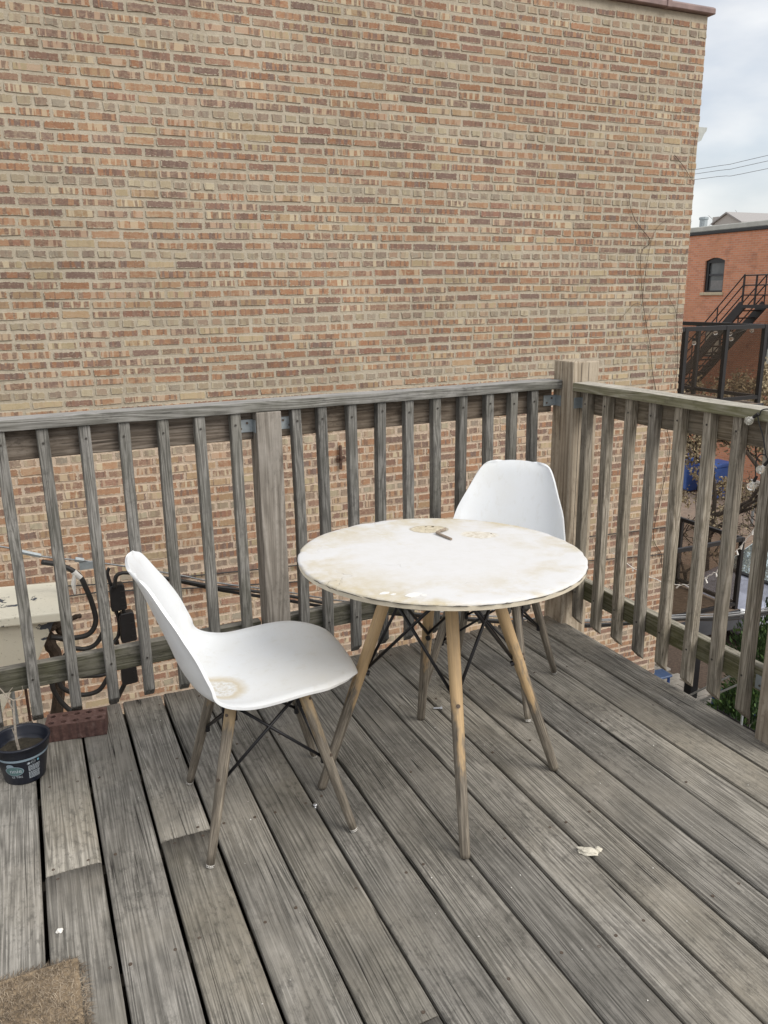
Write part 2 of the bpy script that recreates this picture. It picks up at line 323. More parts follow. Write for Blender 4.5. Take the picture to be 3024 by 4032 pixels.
g.bump(g.math('ADD', g.math('MULTIPLY', blot, .7), g.math('MULTIPLY', fine, .4)), .7, .004); lv = g.noise(g.n('NewGeometry').outputs['Position'], .9, 5, .6); col = g.n('HueSaturation', {'Color': col, 'Value': g.math('MULTIPLY_ADD', lv, .55, .60), 'Saturation': .99, 'Hue': .505}).outputs[0]; m_brick = g.base(col, .93, Specular_IOR_Level=.2)

bld = tag(empty('brick_building', (3.7, 3.4, GROUND)), 'big tan brick building with its blank wall filling the view behind the railing', 'building')
wall = M().box(-8, WX-.004, WY, 12, GROUND, WTOP).build('wall', m_mort, bld, (0, 0, 0))
PAL = [((.335, .172, .106), .27), ((.360, .202, .126), .22), ((.268, .158, .120), .18), ((.220, .147, .124), .15), ((.385, .265, .165), .08), ((.42, .34, .22), .05), ((.295, .158, .120), .05)]
PAL2 = [(.49, .365, .27), (.54, .45, .325), (.25, .156, .126), (.385, .225, .145), (.46, .325, .24), (.212, .150, .130), (.51, .395, .28)]
PALH = [(.40, .335, .24), (.47, .41, .30), (.335, .255, .20), (.28, .222, .182), (.385, .27, .20), (.33, .29, .235)]
def pick():
    t = random.random(); a = 0
    for c, w in PAL:
        a += w
        if t < a: return c
    return PAL[0][0]
def brick_geo(w, h, jw):
    d = random.uniform(.002, .0075); cw, chh = min(.005, w*.05), h*.09
    def r(a=jw): return jit(a)
    pts = [(-w/2+cw+r(), -h/2+r()), (jit(w*.2), -h/2+r()), (w/2-cw+r(), -h/2+r()), (w/2+r(), -h/2+chh+r()), (w/2+r(), h/2-chh+r()), (w/2-cw+r(), h/2+r()), (jit(w*.2), h/2+r()), (-w/2+cw+r(), h/2+r()), (-w/2+r(), h/2-chh+r()), (-w/2+r(), -h/2+chh+r())]
    tilt, ti2 = jit(.012), jit(.03)
    v = [(x*(1-.004/w), -d+x*tilt+z*ti2, z*(1-.004/h)) for x, z in pts] + [(x, -d+.003+x*tilt+z*ti2, z) for x, z in pts] + [(x, .003, z) for x, z in pts]
    f = [tuple(range(10))] + [(10+i, 10+(i+1) % 10, (i+1) % 10, i) for i in range(10)] + [(20+i, 20+(i+1) % 10, 10+(i+1) % 10, 10+i) for i in range(10)]
    return v, f
bricks = []; CP = .0667; ZH = 1.778      # header course centre height, course pitch
row0 = int((-3.3-ZH)/CP); row1 = int((WTOP-.03-ZH)/CP)
for r_ in range(row0, row1+1):
    zc = ZH + r_*CP; header = (r_ % 7 == 0); low = zc < .62+jit(.05)
    hh = (.0535 if low else .0485); jn = .0105 if low else .0125
    full = .100 if header else .203
    x = WX; x -= (0 if r_ % 2 else .102) * (0 if header else 1)
    if not header and not r_ % 2: bricks.append((WX-.047, zc, .094, hh, False))
    first = True
    while x > -4.6:
        w = full*random.uniform(.94, 1.05)
        if not header and random.random() < .06: w = .1
        sag = .006*math.sin(x*1.3+r_*.05)+.004*math.sin(x*3.1+r_)
        bricks.append((x-w/2, zc+sag+jit(.0015), w-jn*random.uniform(.75, 1.3)*(1.35 if header else 1), hh*random.uniform(.90, 1.05), header)); x -= w+jn*.35
score = []
for i, (bx, bz, w, h, hd) in enumerate(bricks):
    X, Y, D = px((bx, WY, bz))
    ok = 20 < X < 3004 and 25 < Y < 1690-.075*X-60 if D > 0 else False
    score.append((w*h/D**2 if ok else 0, i))
big = set(i for s_, i in sorted(score, reverse=True)[:300])
def brick_cols(hd):
    c = random.choice(PALH) if hd else pick(); v = random.uniform(.90, 1.10)
    c1_ = tuple(min(.9, x*v) for x in c); c2_ = random.choice(PAL2 if not hd else PALH)
    return c1_, c2_, (random.choice((.2, .7, .9, 1.0, 1.0, 1.0)) if not hd else .5, .75 if hd else random.uniform(0, .45), 0)
def fill(me, per, uvs, wh, loc):
    a = [me.attributes.new(nm, 'FLOAT_COLOR', 'POINT') for nm in ('c1', 'c2', 'k')]
    for ai, at in enumerate(a):
        flat = []
        for (cols, nv), d_ in zip(per, wh): flat += [*cols[ai], d_[ai] if ai < 2 else 1.0]*nv
        at.data.foreach_set('color', flat)
    ul = me.uv_layers.new(name='UVMap'); li = [0]*len(me.loops); me.loops.foreach_get('vertex_index', li)
    flat = []
    for i in li: flat += uvs[i]
    ul.data.foreach_set('uv', flat)
    u2 = me.uv_layers.new(name='loc'); flat = []
    for i in li: flat += loc[i]
    u2.data.foreach_set('uv', flat)
AV, AF, AP, AU, AW, AL = [], [], [], [], [], []
for i, (bx, bz, w, h, hd) in enumerate(bricks):
    v, f = brick_geo(w, h, .0040 if not hd else .005); cols = brick_cols(hd); ru, rv = random.uniform(0, 90), random.uniform(0, 90)
    uvs = [(a[0]+ru, a[2]+rv) for a in v]
    if i in big:
        me = mesh('brick', v, f, m_brick); fill(me, [(cols, 30)], uvs, [(w, h)], [(a[0], a[2]) for a in v])
        o = bpy.data.objects.new('brick', me); link(o, wall, (bx, WY, bz))
    else:
        b = len(AV); AV += [(a[0]+bx, a[1]+WY, a[2]+bz) for a in v]; AF += [tuple(j+b for j in q) for q in f]; AP.append((cols, 30)); AU += uvs; AW.append((w, h)); AL += [(a[0], a[2]) for a in v]
me = mesh('brickwork', AV, AF, m_brick); fill(me, AP, AU, AW, AL)
o = bpy.data.objects.new('brickwork', me); link(o, wall, (0, 0, 0)); o['kind'] = 'stuff'
m_cop = plain('glazed_clay_coping', (.20, .135, .125), .4, .25, 8, .2)
cx = WX+.035
for i in range(16):
    t = M().prism([(0, -.055, 0), (0, -.055, .045), (0, -.02, .065), (0, .35, .085), (0, .35, 0)], (-.53, 0, 0)); t.prism([(-.50, -.064, -.006), (-.50, -.064, .052), (-.50, -.02, .076), (-.50, .35, .094), (-.50, .35, -.006)], (-.055, 0, 0))
    t.build('coping_tile', m_cop, bld, (cx, WY, WTOP+.004), bevel=.006); cx -= .545
M().prism([(0, 0, 0), (0, .10, 0), (.10, .10, 0), (.12, .10, .04), (.12, .10, .045), (.14, .10, .10), (.145, .10, .13), (0, .10, .13)], (0, 6, 0))
gt = M().prism([(3.70, 3.86, 2.86), (4.10, 3.86, 2.86), (4.19, 3.86, 2.90), (4.22, 3.86, 2.96), (4.245, 3.86, 2.985), (4.255, 3.86, 3.02), (3.70, 3.86, 3.02)], (0, 5, 0)).build('cornice_gutter', plain('grey_cornice_paint', (.42, .45, .44), .6), bld, (0, 0, 0))
for (ax, az) in ((.125, .203), (2.02, .197)):
    t = M().box(-.011, .011, -.035, -.018, -.10, .10); t.box(-.035, .035, -.042, -.02, -.012, .010); t.lathe([(.017, -.055), (.017, -.02)], 8, axis='y')
    t.build('wall_anchor', m_rust, bld, (ax, WY, az), bevel=.003)
# dry climbing stems on the wall
m_vine = plain('dry_vine_bark', (.075, .058, .045), .9, .3, 60)
vine = M(); yv = WY-.018
for pts, r_ in (([(3.66, -1.3), (3.645, -1.144), (3.522, -.943), (3.58, -.5), (3.65, -.045), (3.575, .189), (3.37, .652), (3.304, .955), (3.231, 1.184), (3.165, 1.429), (3.113, 1.765), (3.14, 1.86)], .0058), ([(3.14, 1.86), (3.212, 1.925), (3.035, 2.08), (2.96, 2.2), (2.925, 2.323)], .005), ([(3.66, .55), (3.65, .837), (3.59, 1.254), (3.50, 1.4), (3.442, 1.514)], .0042), ([(3.60, 1.25), (3.60, 1.5), (3.588, 1.624), (3.66, 1.85)], .003), ([(3.165, 1.429), (3.185, 1.679), (3.227, 1.925), (3.293, 2.053), (3.40, 2.11), (3.516, 2.143)], .0028), ([(3.418, 2.659), (3.544, 2.563), (3.659, 2.453)], .0045), ([(3.172, 1.352), (3.083, 1.37), (2.98, 1.29), (2.91, 1.225)], .003), ([(3.62, 1.0), (3.55, 1.1), (3.45, 1.12)], .0025), ([(3.23, 1.19), (3.30, 1.32), (3.42, 1.36)], .0025), ([(3.66, 2.9), (3.63, 2.6), (3.655, 2.45)], .003), ([(3.14, 1.86), (3.135, 2.05), (3.15, 2.3)], .0024), ([(3.30, .96), (3.2, 1.0), (3.05, .93)], .0022)):
    q = crom([(x+jit(.004), yv, zz) for x, zz in pts], 5); vine.tube(q, [.72*r_*(1-.5*i/len(q)) for i in range(len(q))], 5)
tag(vine.build('climbing_vine', m_vine), 'thin leafless vine climbing the tan brick wall near its right corner', 'vine')
# thin wires fixed along the wall
for nm, pts in (('upper of two thin dark wires running along the tan brick wall', [(-3.2, -.45), (-2.364, -.518), (-1.633, -.591), (0, -.68), (2.686, -.826), (3.634, -.858), (3.71, -.86)]), ('lower of two thin dark wires running along the tan brick wall', [(-3.2, -.60), (-2.2, -.63), (-1.765, -.645), (-1.066, -.729), (1, -.93), (3.163, -1.114), (3.71, -1.15)])):
    tag(M().tube(crom([(x, WY-.03, zz) for x, zz in pts], 8), .006, 6).build('wall_wire', m_rub, smooth=True), nm, 'wire', 'wires along the wall')

# ------------------------------------------------------------------ deck
P_, GAP = .152, .0098; YB = .279
deck = tag(empty('wooden_deck', (0, 0, 0)), 'weathered grey plank deck that carries the table and chairs', 'deck')
def plank(x0, x1, y0, y1, dz=0.0):
    n = max(2, int((y1-y0)/.12)); prof = [(0, -.036), (0, -.006), (.0022, -.0018), (.007, 0), (.25, .0), (.5, 0), (.75, 0), (1-.007, 0), (1-.0022, -.0018), (1, -.006), (1, -.036)]
    w = x1-x0; cup = jit(.0018); s0 = random.uniform(0, 50); vs_ = []; tw = jit(.0012)
    for i in range(n+1):
        y = y0+(y1-y0)*i/n; eL = .0016*mnoise.noise((s0, y*3, 0)); eR = .0016*mnoise.noise((s0+9, y*3, 0)); zz = .0015*mnoise.noise((s0+3, y*1.1, 0))
        for (u, zp) in prof:
            if u in (.0022,): xx = x0+.0022+eL
            elif u in (.007,): xx = x0+.007+eL
            elif u == 1-.007: xx = x1-.007+eR
            elif u == 1-.0022: xx = x1-.0022+eR
            elif u == 0: xx = x0+eL
            elif u == 1: xx = x1+eR
            else: xx = x0+w*u
            vs_.append((xx, y, zp+dz+(zz+cup*(1-(2*u-1)**2)+tw*(2*u-1) if zp > -.03 else 0)))
    m = len(prof); fs = [(i*m+k, i*m+k+1, (i+1)*m+k+1, (i+1)*m+k) for i in range(n) for k in range(m-1)]
    fs += [((i+1)*m, (i+1)*m+m-1, i*m+m-1, i*m) for i in range(n)] + [tuple(range(m)), tuple(n*m+k for k in range(m))[::-1]]
    t = M(); t.v = [Vector(v) for v in vs_]; t.f = fs
    o = t.build('plank', m_plank, deck, (0, 0, 0))
    o.data.polygons.foreach_set('use_smooth', [len(pp.vertices) == 4 for pp in o.data.polygons]); return o
screw = M().lathe([(.0001, -.004), (.0042, -.004), (.0042, .0005), (.0022, .0002), (.0001, -.0008)], 8); screw_me = mesh('screw', screw.v, screw.f, m_screw)
JO = [-.61+.406*i for i in range(-8, 3)]
cuts = {12: [-.612], 14: [-.625], 10: [-1.44], 16: [-1.03], 5: [-2.6], 8: [-2.2], 18: [-.62], 2: [-3.0]}
for k_ in range(0, 27):
    x1, x0 = -P_*k_-(GAP/2 if k_ else 0), -P_*(k_+1)+GAP/2
    x0 += jit(.002); x1 += jit(.002) if k_ else 0
    ys = sorted([-4.2]+cuts.get(k_, [])+[YB+jit(.006)])
    for a, b in zip(ys, ys[1:]):
        o = plank(x0, x1, a+(.0018 if a > -4 else 0), b-(.0018 if b < .2 else 0), jit(.0006))
        for yj in JO:
            if a+.02 < yj < b-.02 and yj > -2.6:
                for xs in (x0+.025, x1-.025):
                    if random.random() < .6:
                        s_ = bpy.data.objects.new('screw', screw_me); link(s_, o, (xs+jit(.008), yj+jit(.012), .0008))
        for yj in (a, b):
            if -2 < yj < .1:
                for xs in (x0+.03, x1-.03):
                    s_ = bpy.data.objects.new('screw', screw_me); link(s_, o, (xs+jit(.01), yj+(.022 if yj == a else -.022), .0008))
for yj in JO: M().box(-4.1, -.045, yj-.019, yj+.019, -.24, -.0375).build('joist', m_joist, deck, (0, 0, 0))
M().box(-.042, -.004, -4.2, .14, -.24, -.038).build('rim_joist', m_joist, deck, (0, 0, 0)); M().box(-4.1, -.05, YB-.06, YB-.022, -.24, -.038).build('rim_joist', m_joist, deck, (0, 0, 0))
M().box(-4.1, -.05, -4.2, YB-.065, -.262, -.243).build('gap_dark_panel', plain('gap_dark_board', (.05, .045, .04), .95), deck, (0, 0, 0))  # unseen panel added below the joists so the plank gaps go dark
for (x, y) in ((-.12, .12), (-2.2, .12), (-4.0, .12), (-.12, -3.9), (-4.0, -3.9)): M().box(x-.07, x+.07, y-.07, y+.07, GROUND, -.262).build('support_post', m_joist, deck, (0, 0, 0))

# ------------------------------------------------------------------ railings
nail_me = mesh('nail', *(lambda t: (t.v, t.f))(M().lathe([(.0038, -.003), (.0038, .0012), (.0026, .002)], 8, axis='y')), m_nail)
nail_mx = mesh('nail', *(lambda t: (t.v, t.f))(M().lathe([(.0038, .003), (.0038, -.0012), (.0026, -.002)], 8, axis='x')), m_nail)
br = tag(empty('railing', (-1.37, .235, 0)), 'grey weathered wooden railing across the back of the deck facing the brick wall', 'railing')
A_ = Vector((-.03, .235, 0)); U_ = Vector((-1, -.0315, 0)).normalized(); N_ = Vector((-.0315, 1, 0)).normalized()*1.0
N_ = Vector((U_.y, -U_.x, 0)); 
def RP(u, off, z): return A_+U_*u+N_*off+Vector((0, 0, z))
def rbox(u0, u1, o0, o1, z0, z1, nseg=1, wob=0.0, seed=0):
    t = M(); vs_ = []
    for i in range(nseg+1):
        u = u0+(u1-u0)*i/nseg; w = wob*mnoise.noise((seed, u*2.2, 0)); w2 = wob*mnoise.noise((seed+5, u*2.2, 0))
        vs_ += [RP(u, o0+w2, z0+w), RP(u, o1+w2, z0+w), RP(u, o1+w2, z1+w), RP(u, o0+w2, z1+w)]
    fs = [(i*4+k, i*4+(k+1) % 4, (i+1)*4+(k+1) % 4, (i+1)*4+k) for i in range(nseg) for k in range(4)] + [(3, 2, 1, 0), tuple(nseg*4+k for k in range(4))]
    return t.add(vs_, fs)
def bent(o, a): return o
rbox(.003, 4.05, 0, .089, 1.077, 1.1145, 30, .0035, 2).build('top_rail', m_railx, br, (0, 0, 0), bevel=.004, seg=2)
MPU = (1.289, 1.384)     # the middle post along the rail
for a, b in ((.02, MPU[0]-.001), (MPU[1]+.001, 4.0)):
    rbox(a, b, .048, .086, .972, 1.076, 12, .003, 7+a).build('rail_board', m_boardx, br, (0, 0, 0), bevel=.003)
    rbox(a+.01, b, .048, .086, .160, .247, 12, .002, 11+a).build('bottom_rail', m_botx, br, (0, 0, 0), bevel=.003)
post = M()
post.add([RP(MPU[0], -.004, -.24), RP(MPU[1], -.004, -.24), RP(MPU[1], .086, -.24), RP(MPU[0], .086, -.24), RP(MPU[0], -.004, 1.0755), RP(MPU[1], -.004, 1.0755), RP(MPU[1], .086, 1.0755), RP(MPU[0], .086, 1.0755)], [(0, 3, 2, 1), (4, 5, 6, 7), (0, 1, 5, 4), (1, 2, 6, 5), (2, 3, 7, 6), (3, 0, 4, 7)])
post.build('post', m_postg, br, (0, 0, 0), bevel=.004, seg=2)
cpost = M().box(-.03, .107, .168, .305, -.24, 1.196).build('corner_post', m_post, br, (0, 0, 0), bevel=.006, seg=2)
for xx in (.012, .05): M().box(xx, xx+.0022, .1674, .169, .3, 1.19).build('drying_crack', m_nail, cpost, (0, 0, 0))
M().box(-.0304, -.029, .243, .2452, .85, 1.19).build('drying_crack', m_nail, cpost, (0, 0, 0))
def baluster(p0, ux, un_, zb, zt, mat, parent, seed):
    """p0 front-left bottom point (z ignored); ux along rail, un_ away from the viewer; 45 degree cut foot"""
    w = .037; t = M(); n = 7; vs_ = []; bow, bow2 = jit(.006), jit(.004)
    for i in range(n+1):
        s_ = i/n; sx = bow*math.sin(s_*math.pi); sy = 0
        for k, (a, b) in enumerate(((0, 0), (w, 0), (w, w), (0, w))):
            z0 = zb-(w if b else 0); z = z0+(zt-z0)*s_; q = p0+ux*(a+sx)+un_*(b+sy); vs_.append((q.x, q.y, z))
    fs = [(i*4+k, i*4+(k+1) % 4, (i+1)*4+(k+1) % 4, (i+1)*4+k) for i in range(n) for k in range(4)] + [(3, 2, 1, 0), tuple(n*4+k for k in range(4))]
    t.add(vs_, fs); return t.build('baluster', mat, parent, (0, 0, 0), bevel=.0025)
bx_ = [-.187, -.293, -.415, -.544, -.67, -.796, -.918, -1.045, -1.169, -1.273, -1.504, -1.634, -1.762, -1.893, -2.021, -2.151, -2.281, -2.411, -2.541, -2.67, -2.80, -2.93, -3.06]
for i, x in enumerate(bx_):
    sh = (.235-.1675)*(x+2.0)/2.0*.45
    u = (A_.x-x)/(-U_.x)-.0; q = RP(u, .010, 0)
    o = baluster(Vector((q.x, q.y, 0)), -U_, N_, .070+jit(.004), 1.0765, m_balu, br, i)
    for zz in (1.035, .205):
        nl = bpy.data.objects.new('nail', nail_me); c_ = RP(u, .0095, zz+jit(.008))-U_*(.0185+jit(.004)); link(nl, o, c_)
# galvanised angle brackets
def bracket(u0, u1, z0, z1, parent, flange):
    t = M(); t.add([RP(u0, .0455, z0), RP(u1, .0455, z0), RP(u1, .048, z0), RP(u0, .048, z0), RP(u0, .0455, z1), RP(u1, .0455, z1), RP(u1, .048, z1), RP(u0, .048, z1)], [(0, 3, 2, 1), (4, 5, 6, 7), (0, 1, 5, 4), (1, 2, 6, 5), (2, 3, 7, 6), (3, 0, 4, 7)])
    uf = u0 if flange == 'a' else u1; d = .0022 if flange == 'a' else -.0022
    t.add([RP(uf, .008, z0), RP(uf+d, .008, z0), RP(uf+d, .0455, z0), RP(uf, .0455, z0), RP(uf, .008, z1), RP(uf+d, .008, z1), RP(uf+d, .0455, z1), RP(uf, .0455, z1)], [(0, 3, 2, 1), (4, 5, 6, 7), (0, 1, 5, 4), (1, 2, 6, 5), (2, 3, 7, 6), (3, 0, 4, 7)])
    o = t.build('bracket', m_galv, parent, (0, 0, 0))
    for a, b in ((.35, .72), (.75, .3)):
        s_ = M().lathe([(.0045, -.002), (.0045, .0), (.003, .002)], 8, axis='y').build('screw', m_screw, o, RP(u0+(u1-u0)*(a if flange == 'a' else 1-a), .0448, z0+(z1-z0)*b))
bracket(MPU[1]+.0005, MPU[1]+.062, 1.000, 1.046, br, 'a'); bracket(MPU[0]-.062, MPU[0]-.0005, 1.000, 1.046, br, 'b'); bracket(.001, .066, 1.000, 1.046, br, 'a')

rr = tag(empty('railing', (0, -.4, 0)), 'greenish wooden railing along the right edge of the deck hung with bulbs', 'railing')
def ybox(x0, x1, y0, y1, z0, z1, ns, wob, seed):
    vs_ = []; t = M()
    for i in range(ns+1):
        y = y0+(y1-y0)*i/ns; w = wob*mnoise.noise((seed, y*2.2, 0))
        vs_ += [(x0, y, z0+w), (x1, y, z0+w), (x1, y, z1+w), (x0, y, z1+w)]
    return t.add(vs_, [(i*4+k, i*4+(k+1) % 4, (i+1)*4+(k+1) % 4, (i+1)*4+k) for i in range(ns) for k in range(4)] + [(3, 2, 1, 0), tuple(ns*4+k for k in range(4))])
YN = -.925
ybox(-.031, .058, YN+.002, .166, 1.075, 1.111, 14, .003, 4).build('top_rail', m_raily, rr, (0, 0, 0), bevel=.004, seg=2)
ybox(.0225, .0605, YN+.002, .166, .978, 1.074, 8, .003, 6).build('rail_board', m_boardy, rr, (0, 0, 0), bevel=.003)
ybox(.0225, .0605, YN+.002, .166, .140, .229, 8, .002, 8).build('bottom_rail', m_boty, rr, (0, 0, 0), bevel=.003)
M().box(-.03, .107, YN-.137, YN, -.24, 1.196).build('post', m_post, rr, (0, 0, 0), bevel=.006, seg=2)
for i, y in enumerate((.117, -.013, -.151, -.283, -.416, -.554, -.684, -.818)):
    o = baluster(Vector((-.015, y, 0)), Vector((0, -1, 0)), Vector((1, 0, 0)), .060+jit(.004), 1.0745, m_balr, rr, 40+i)
    for zz in (1.03, .185):
        nl = bpy.data.objects.new('nail', nail_mx); link(nl, o, (-.0155, y-.0185+jit(.004), zz+jit(.008)))
def brx(y0, y1, z0, z1, side):
    t = M().box(.0200, .0224, y0, y1, z0, z1); yf = y1 if side > 0 else y0; t.box(-.02, .0205, yf-.0022, yf, z0, z1) if side > 0 else t.box(-.02, .0205, yf, yf+.0022, z0, z1)
    o = t.build('bracket', m_galv, rr, (0, 0, 0))
    for a, b in ((.35, .7), (.7, .28)): M().lathe([(.0045, .002), (.0045, .0), (.003, -.002)], 8, axis='x').build('screw', m_screw, o, (.0195, y0+(y1-y0)*a, z0+(z1-z0)*b))
brx(.10, .1675, .998, 1.044, 1); brx(.10, .1675, .160, .206, 1); brx(YN+.0005, YN+.062, .150, .200, -1)

# ------------------------------------------------------------------ chairs
def interp(tab, s):
    for (a, *va), (b, *vb) in zip(tab, tab[1:]):
        if s <= b: t = (s-a)/(b-a); t = t*t*(3-2*t)*.35+t*.65; return [x+(y-x)*t for x, y in zip(va, vb)]
    return list(tab[-1][1:])
PRO = crom([(.274, 0, .424), (.263, 0, .446), (.220, 0, .457), (.12, 0, .452), (.02, 0, .440), (-.07, 0, .432), (-.135, 0, .438), (-.182, 0, .466), (-.212, 0, .520), (-.235, 0, .595), (-.266, 0, .692), (-.2955, 0, .780), (-.3135, 0, .826)], 12)
WID = [(0, .086), (.02, .126), (.05, .161), (.10, .198), (.16, .229), (.3, .2355), (.45, .2355), (.55, .233), (.65, .226), (.75, .2095), (.80, .194), (.85, .178), (.90, .163), (.945, .147), (.972, .135), (.985, .124), (.9945, .110), (1, .088)]
RISE = [(0, -.012), (.06, 0), (.12, .010), (.25, .0192), (.38, .0192), (.5, .042), (.6, .0657), (.68, .0657), (.78, .0557), (.9, .031), (1, .02)]
def chair(name, label, loc, rz, m_shell, m_leg, drop=0.0):
    root = tag(empty(name, loc, rz), label, 'chair', 'white moulded chairs at the round table')
    n = len(PRO)-1; cum = [0]
    for a, b in zip(PRO, PRO[1:]): cum.append(cum[-1]+(b-a).length)
    T = 22; vs_ = []
    def smooth(a, it):
        for _ in range(it): a = [a[0]]+[(a[i-1]+2*a[i]+a[i+1])/4 for i in range(1, len(a)-1)]+[a[-1]]
        return a
    WW = smooth([interp(WID, c_/cum[-1])[0] for c_ in cum], 6); RR = smooth([interp(RISE, c_/cum[-1])[0] for c_ in cum], 30)
    for i, p_ in enumerate(PRO):
        s = cum[i]/cum[-1]; tan_ = (PRO[min(i+1, n)]-PRO[max(i-1, 0)]).normalized(); nor = Vector((tan_.z, 0, -tan_.x))
        if nor.dot(Vector((.5, 0, 1))) < 0: nor = -nor
        w = WW[i]; ri = RR[i]
        for j in range(T+1):
            t = -1+2*j/T; at = abs(t); t2 = math.copysign(1-(1-at)**1.25, t); lip = max(0, at-.9)/.1*min(1, max(0, (1-s)/.22))*min(1, s/.08)
            end = .006*max(0, (s-.95)/.05)**2
            v_ = p_ + Vector((0, 1, 0))*t2*w + nor*(ri*at**2.5 - .006*lip**2 - end) + Vector((0, math.copysign(.006*lip**2, t), .0127)); v_.z += .016*v_.y - drop*max(0, (v_.z-.50)/.33) - .010*at**2*max(0, (s-.9)/.1)**2; vs_.append(v_)
    fs = [(i*(T+1)+j, i*(T+1)+j+1, (i+1)*(T+1)+j+1, (i+1)*(T+1)+j) for i in range(n) for j in range(T)]
    t = M(); t.v = vs_; t.f = fs
    sh = t.build('seat_shell', m_shell, root, smooth=True, local=True)
    md = sh.modifiers.new('thick', 'SOLIDIFY'); md.thickness = .0085; md.offset = 0; md.use_rim = True
    md = sh.modifiers.new('bev', 'BEVEL'); md.width = .0036; md.segments = 2; md.limit_method = 'ANGLE'; md.angle_limit = R(50)
    md = sh.modifiers.new('sub', 'SUBSURF'); md.levels = 1; md.render_levels = 1
    LT = []; sg = [(1, 1), (1, -1), (-1, -1), (-1, 1)]
    for a, b in sg:
        top = Vector((.100*a-.005, .115*b, .418 if a > 0 else .414)); ft = Vector((.205*a, .207*b, 0)); LT.append((top, ft))
        d = (top-ft)
        Lg = d.length; lg = M().tube([(0, 0, Lg*k) for k in (.012, .1, .3, .5, .7, .9, 1)], [.0112, .0122, .0138, .0150, .0158, .0160, .0160], 14).build('leg', m_leg, root, smooth=True, local=True)
        rot = d.to_track_quat('Z', 'Y'); lg.location = ft; lg.rotation_mode = 'QUATERNION'; lg.rotation_quaternion = rot
        M().tube([(0, 0, .003), (0, 0, .0098)], [.0104, .0118], 12).build('foot_glide', m_white, lg, local=True)
        out = rot.inverted() @ Vector((a, b, 0)).normalized(); out.z = 0; out.normalize()
        for k in (.95, .55):
            c_ = Vector((0, 0, Lg*k)); M().tube([c_+out*.013, c_+out*.0175], .0048, 8).build('screw', m_screw, lg, local=True)
    for i in range(4):
        (t0, f0), (t1, f1) = LT[i], LT[(i+1) % 4]
        up0 = t0+Vector((0, 0, -.012))-Vector((t0.x, t0.y, 0))*.13; up1 = t1+Vector((0, 0, -.012))-Vector((t1.x, t1.y, 0))*.13
        mid0 = f0+(t0-f0)*.53-Vector((f0.x, f0.y, 0)).normalized()*.014; mid1 = f1+(t1-f1)*.53-Vector((f1.x, f1.y, 0)).normalized()*.014
        M().tube([up0, mid1], .0046, 8).build('brace_rod', m_black, root, smooth=True, local=True); M().tube([mid0, up1], .0046, 8).build('brace_rod', m_black, root, smooth=True, local=True)
        M().tube([up0, up1], .0045, 8).build('frame_rod', m_black, root, smooth=True, local=True); bk_ = t0-Vector((t0.x, t0.y, 0))*.06
        M().tube([bk_+Vector((0, 0, -.045)), bk_+Vector((0, 0, .010))], .010, 6).build('leg_bracket', m_black, root, local=True); M().tube([mid0+Vector((0, 0, .012)), mid0-Vector((0, 0, .016))], .0075, 6).build('rod_clamp', m_black, root, local=True)
    return root
cl_ = chair('chair', 'white moulded chair in profile with a crusted dirt spot on its seat beside the table', (-1.651, -.583, .002), R(-3.5), shell_mat('white_shell_plastic', (-.118, -.095, 0)), m_cleg, .028)
for o in cl_.children:
    if o.name.startswith('seat_shell'): o.rotation_euler = (0, 0, R(-1.0)); o.location = (-.012, 0, .006)
chair('chair', 'white moulded chair tucked behind the table next to the corner post', (-.65, -.217, .002), R(221), shell_mat('clean_white_shell_plastic'), m_cleg2)

# ------------------------------------------------------------------ table
TC = Vector((-1.1165, -.679, .002)); table = tag(empty('round_table', TC), 'round white table with stained peeling top and worn dowel legs', 'table')
g = G('worn_white_tabletop'); p = g.obj(); sx = g.n('SeparateXYZ', {0: p})
rad = g.n('VectorMath', {0: g.vmath('MULTIPLY', p, (1.0, 1.0, 0.0))}, operation='LENGTH').outputs['Value']
n1 = g.noise(p, 5.0, 6, .62, .3); n2 = g.noise(p, 26, 6, .7); n3 = g.noise(p, 75, 6, .72)
col = g.mix(g.math('MULTIPLY', g.ramp(n2, [(.42, 0.0), (.70, 1.0)]), .30), (.65, .657, .672), (.56, .555, .525))
ed = g.math('MULTIPLY', g.n('MapRange', {0: rad, 1: .19, 2: .41}).outputs[0], g.ramp(n1, [(.42, 0.0), (.57, 1.0)]))
ed = g.math('MULTIPLY', ed, g.ramp(n2, [(.25, .35), (.6, 1.0)]))
col = g.mix(g.math('MULTIPLY', ed, .85), col, (.50, .43, .28))
col = g.mix(g.math('MULTIPLY', g.math('MULTIPLY', g.ramp(g.noise(g.vmath('ADD', p, (4.0, 2.0, 0.0)), 7.0, 5, .6), [(.58, 0.0), (.7, 1.0)]), g.ramp(n2, [(.4, 0.0), (.6, 1.0)])), .5), col, (.54, .49, .36))
def ell(c, a, b, rot, nz=.35):
    d = g.vmath('SUBTRACT', p, (c[0], c[1], 0.0)); d = g.n('VectorRotate', {'Vector': d, 'Angle': rot}, rotation_type='Z_AXIS').outputs[0]
    ln = g.n('VectorMath', {0: g.vmath('MULTIPLY', d, (1/a, 1/b, 0.0))}, operation='LENGTH').outputs['Value']
    return g.math('MULTIPLY', g.math('ADD', ln, g.math('MULTIPLY', g.math('SUBTRACT', g.noise(p, 30, 5, .7), .5), nz)), .5)
e1 = ell((.090, .253), .062, .046, .35); i1 = g.ramp(e1, [(.44, 1.0), (.5, 0.0)])
e2 = ell((.205, .128), .062, .042, .55, .6); i2 = g.ramp(e2, [(.4, 1.0), (.525, 0.0)])
crs = g.ramp(n3, [(.40, 0.0), (.60, 1.0)])
col = g.mix(g.math('MULTIPLY', i1, .9), col, g.mix(crs, (.46, .40, .28), (.64, .58, .45)))
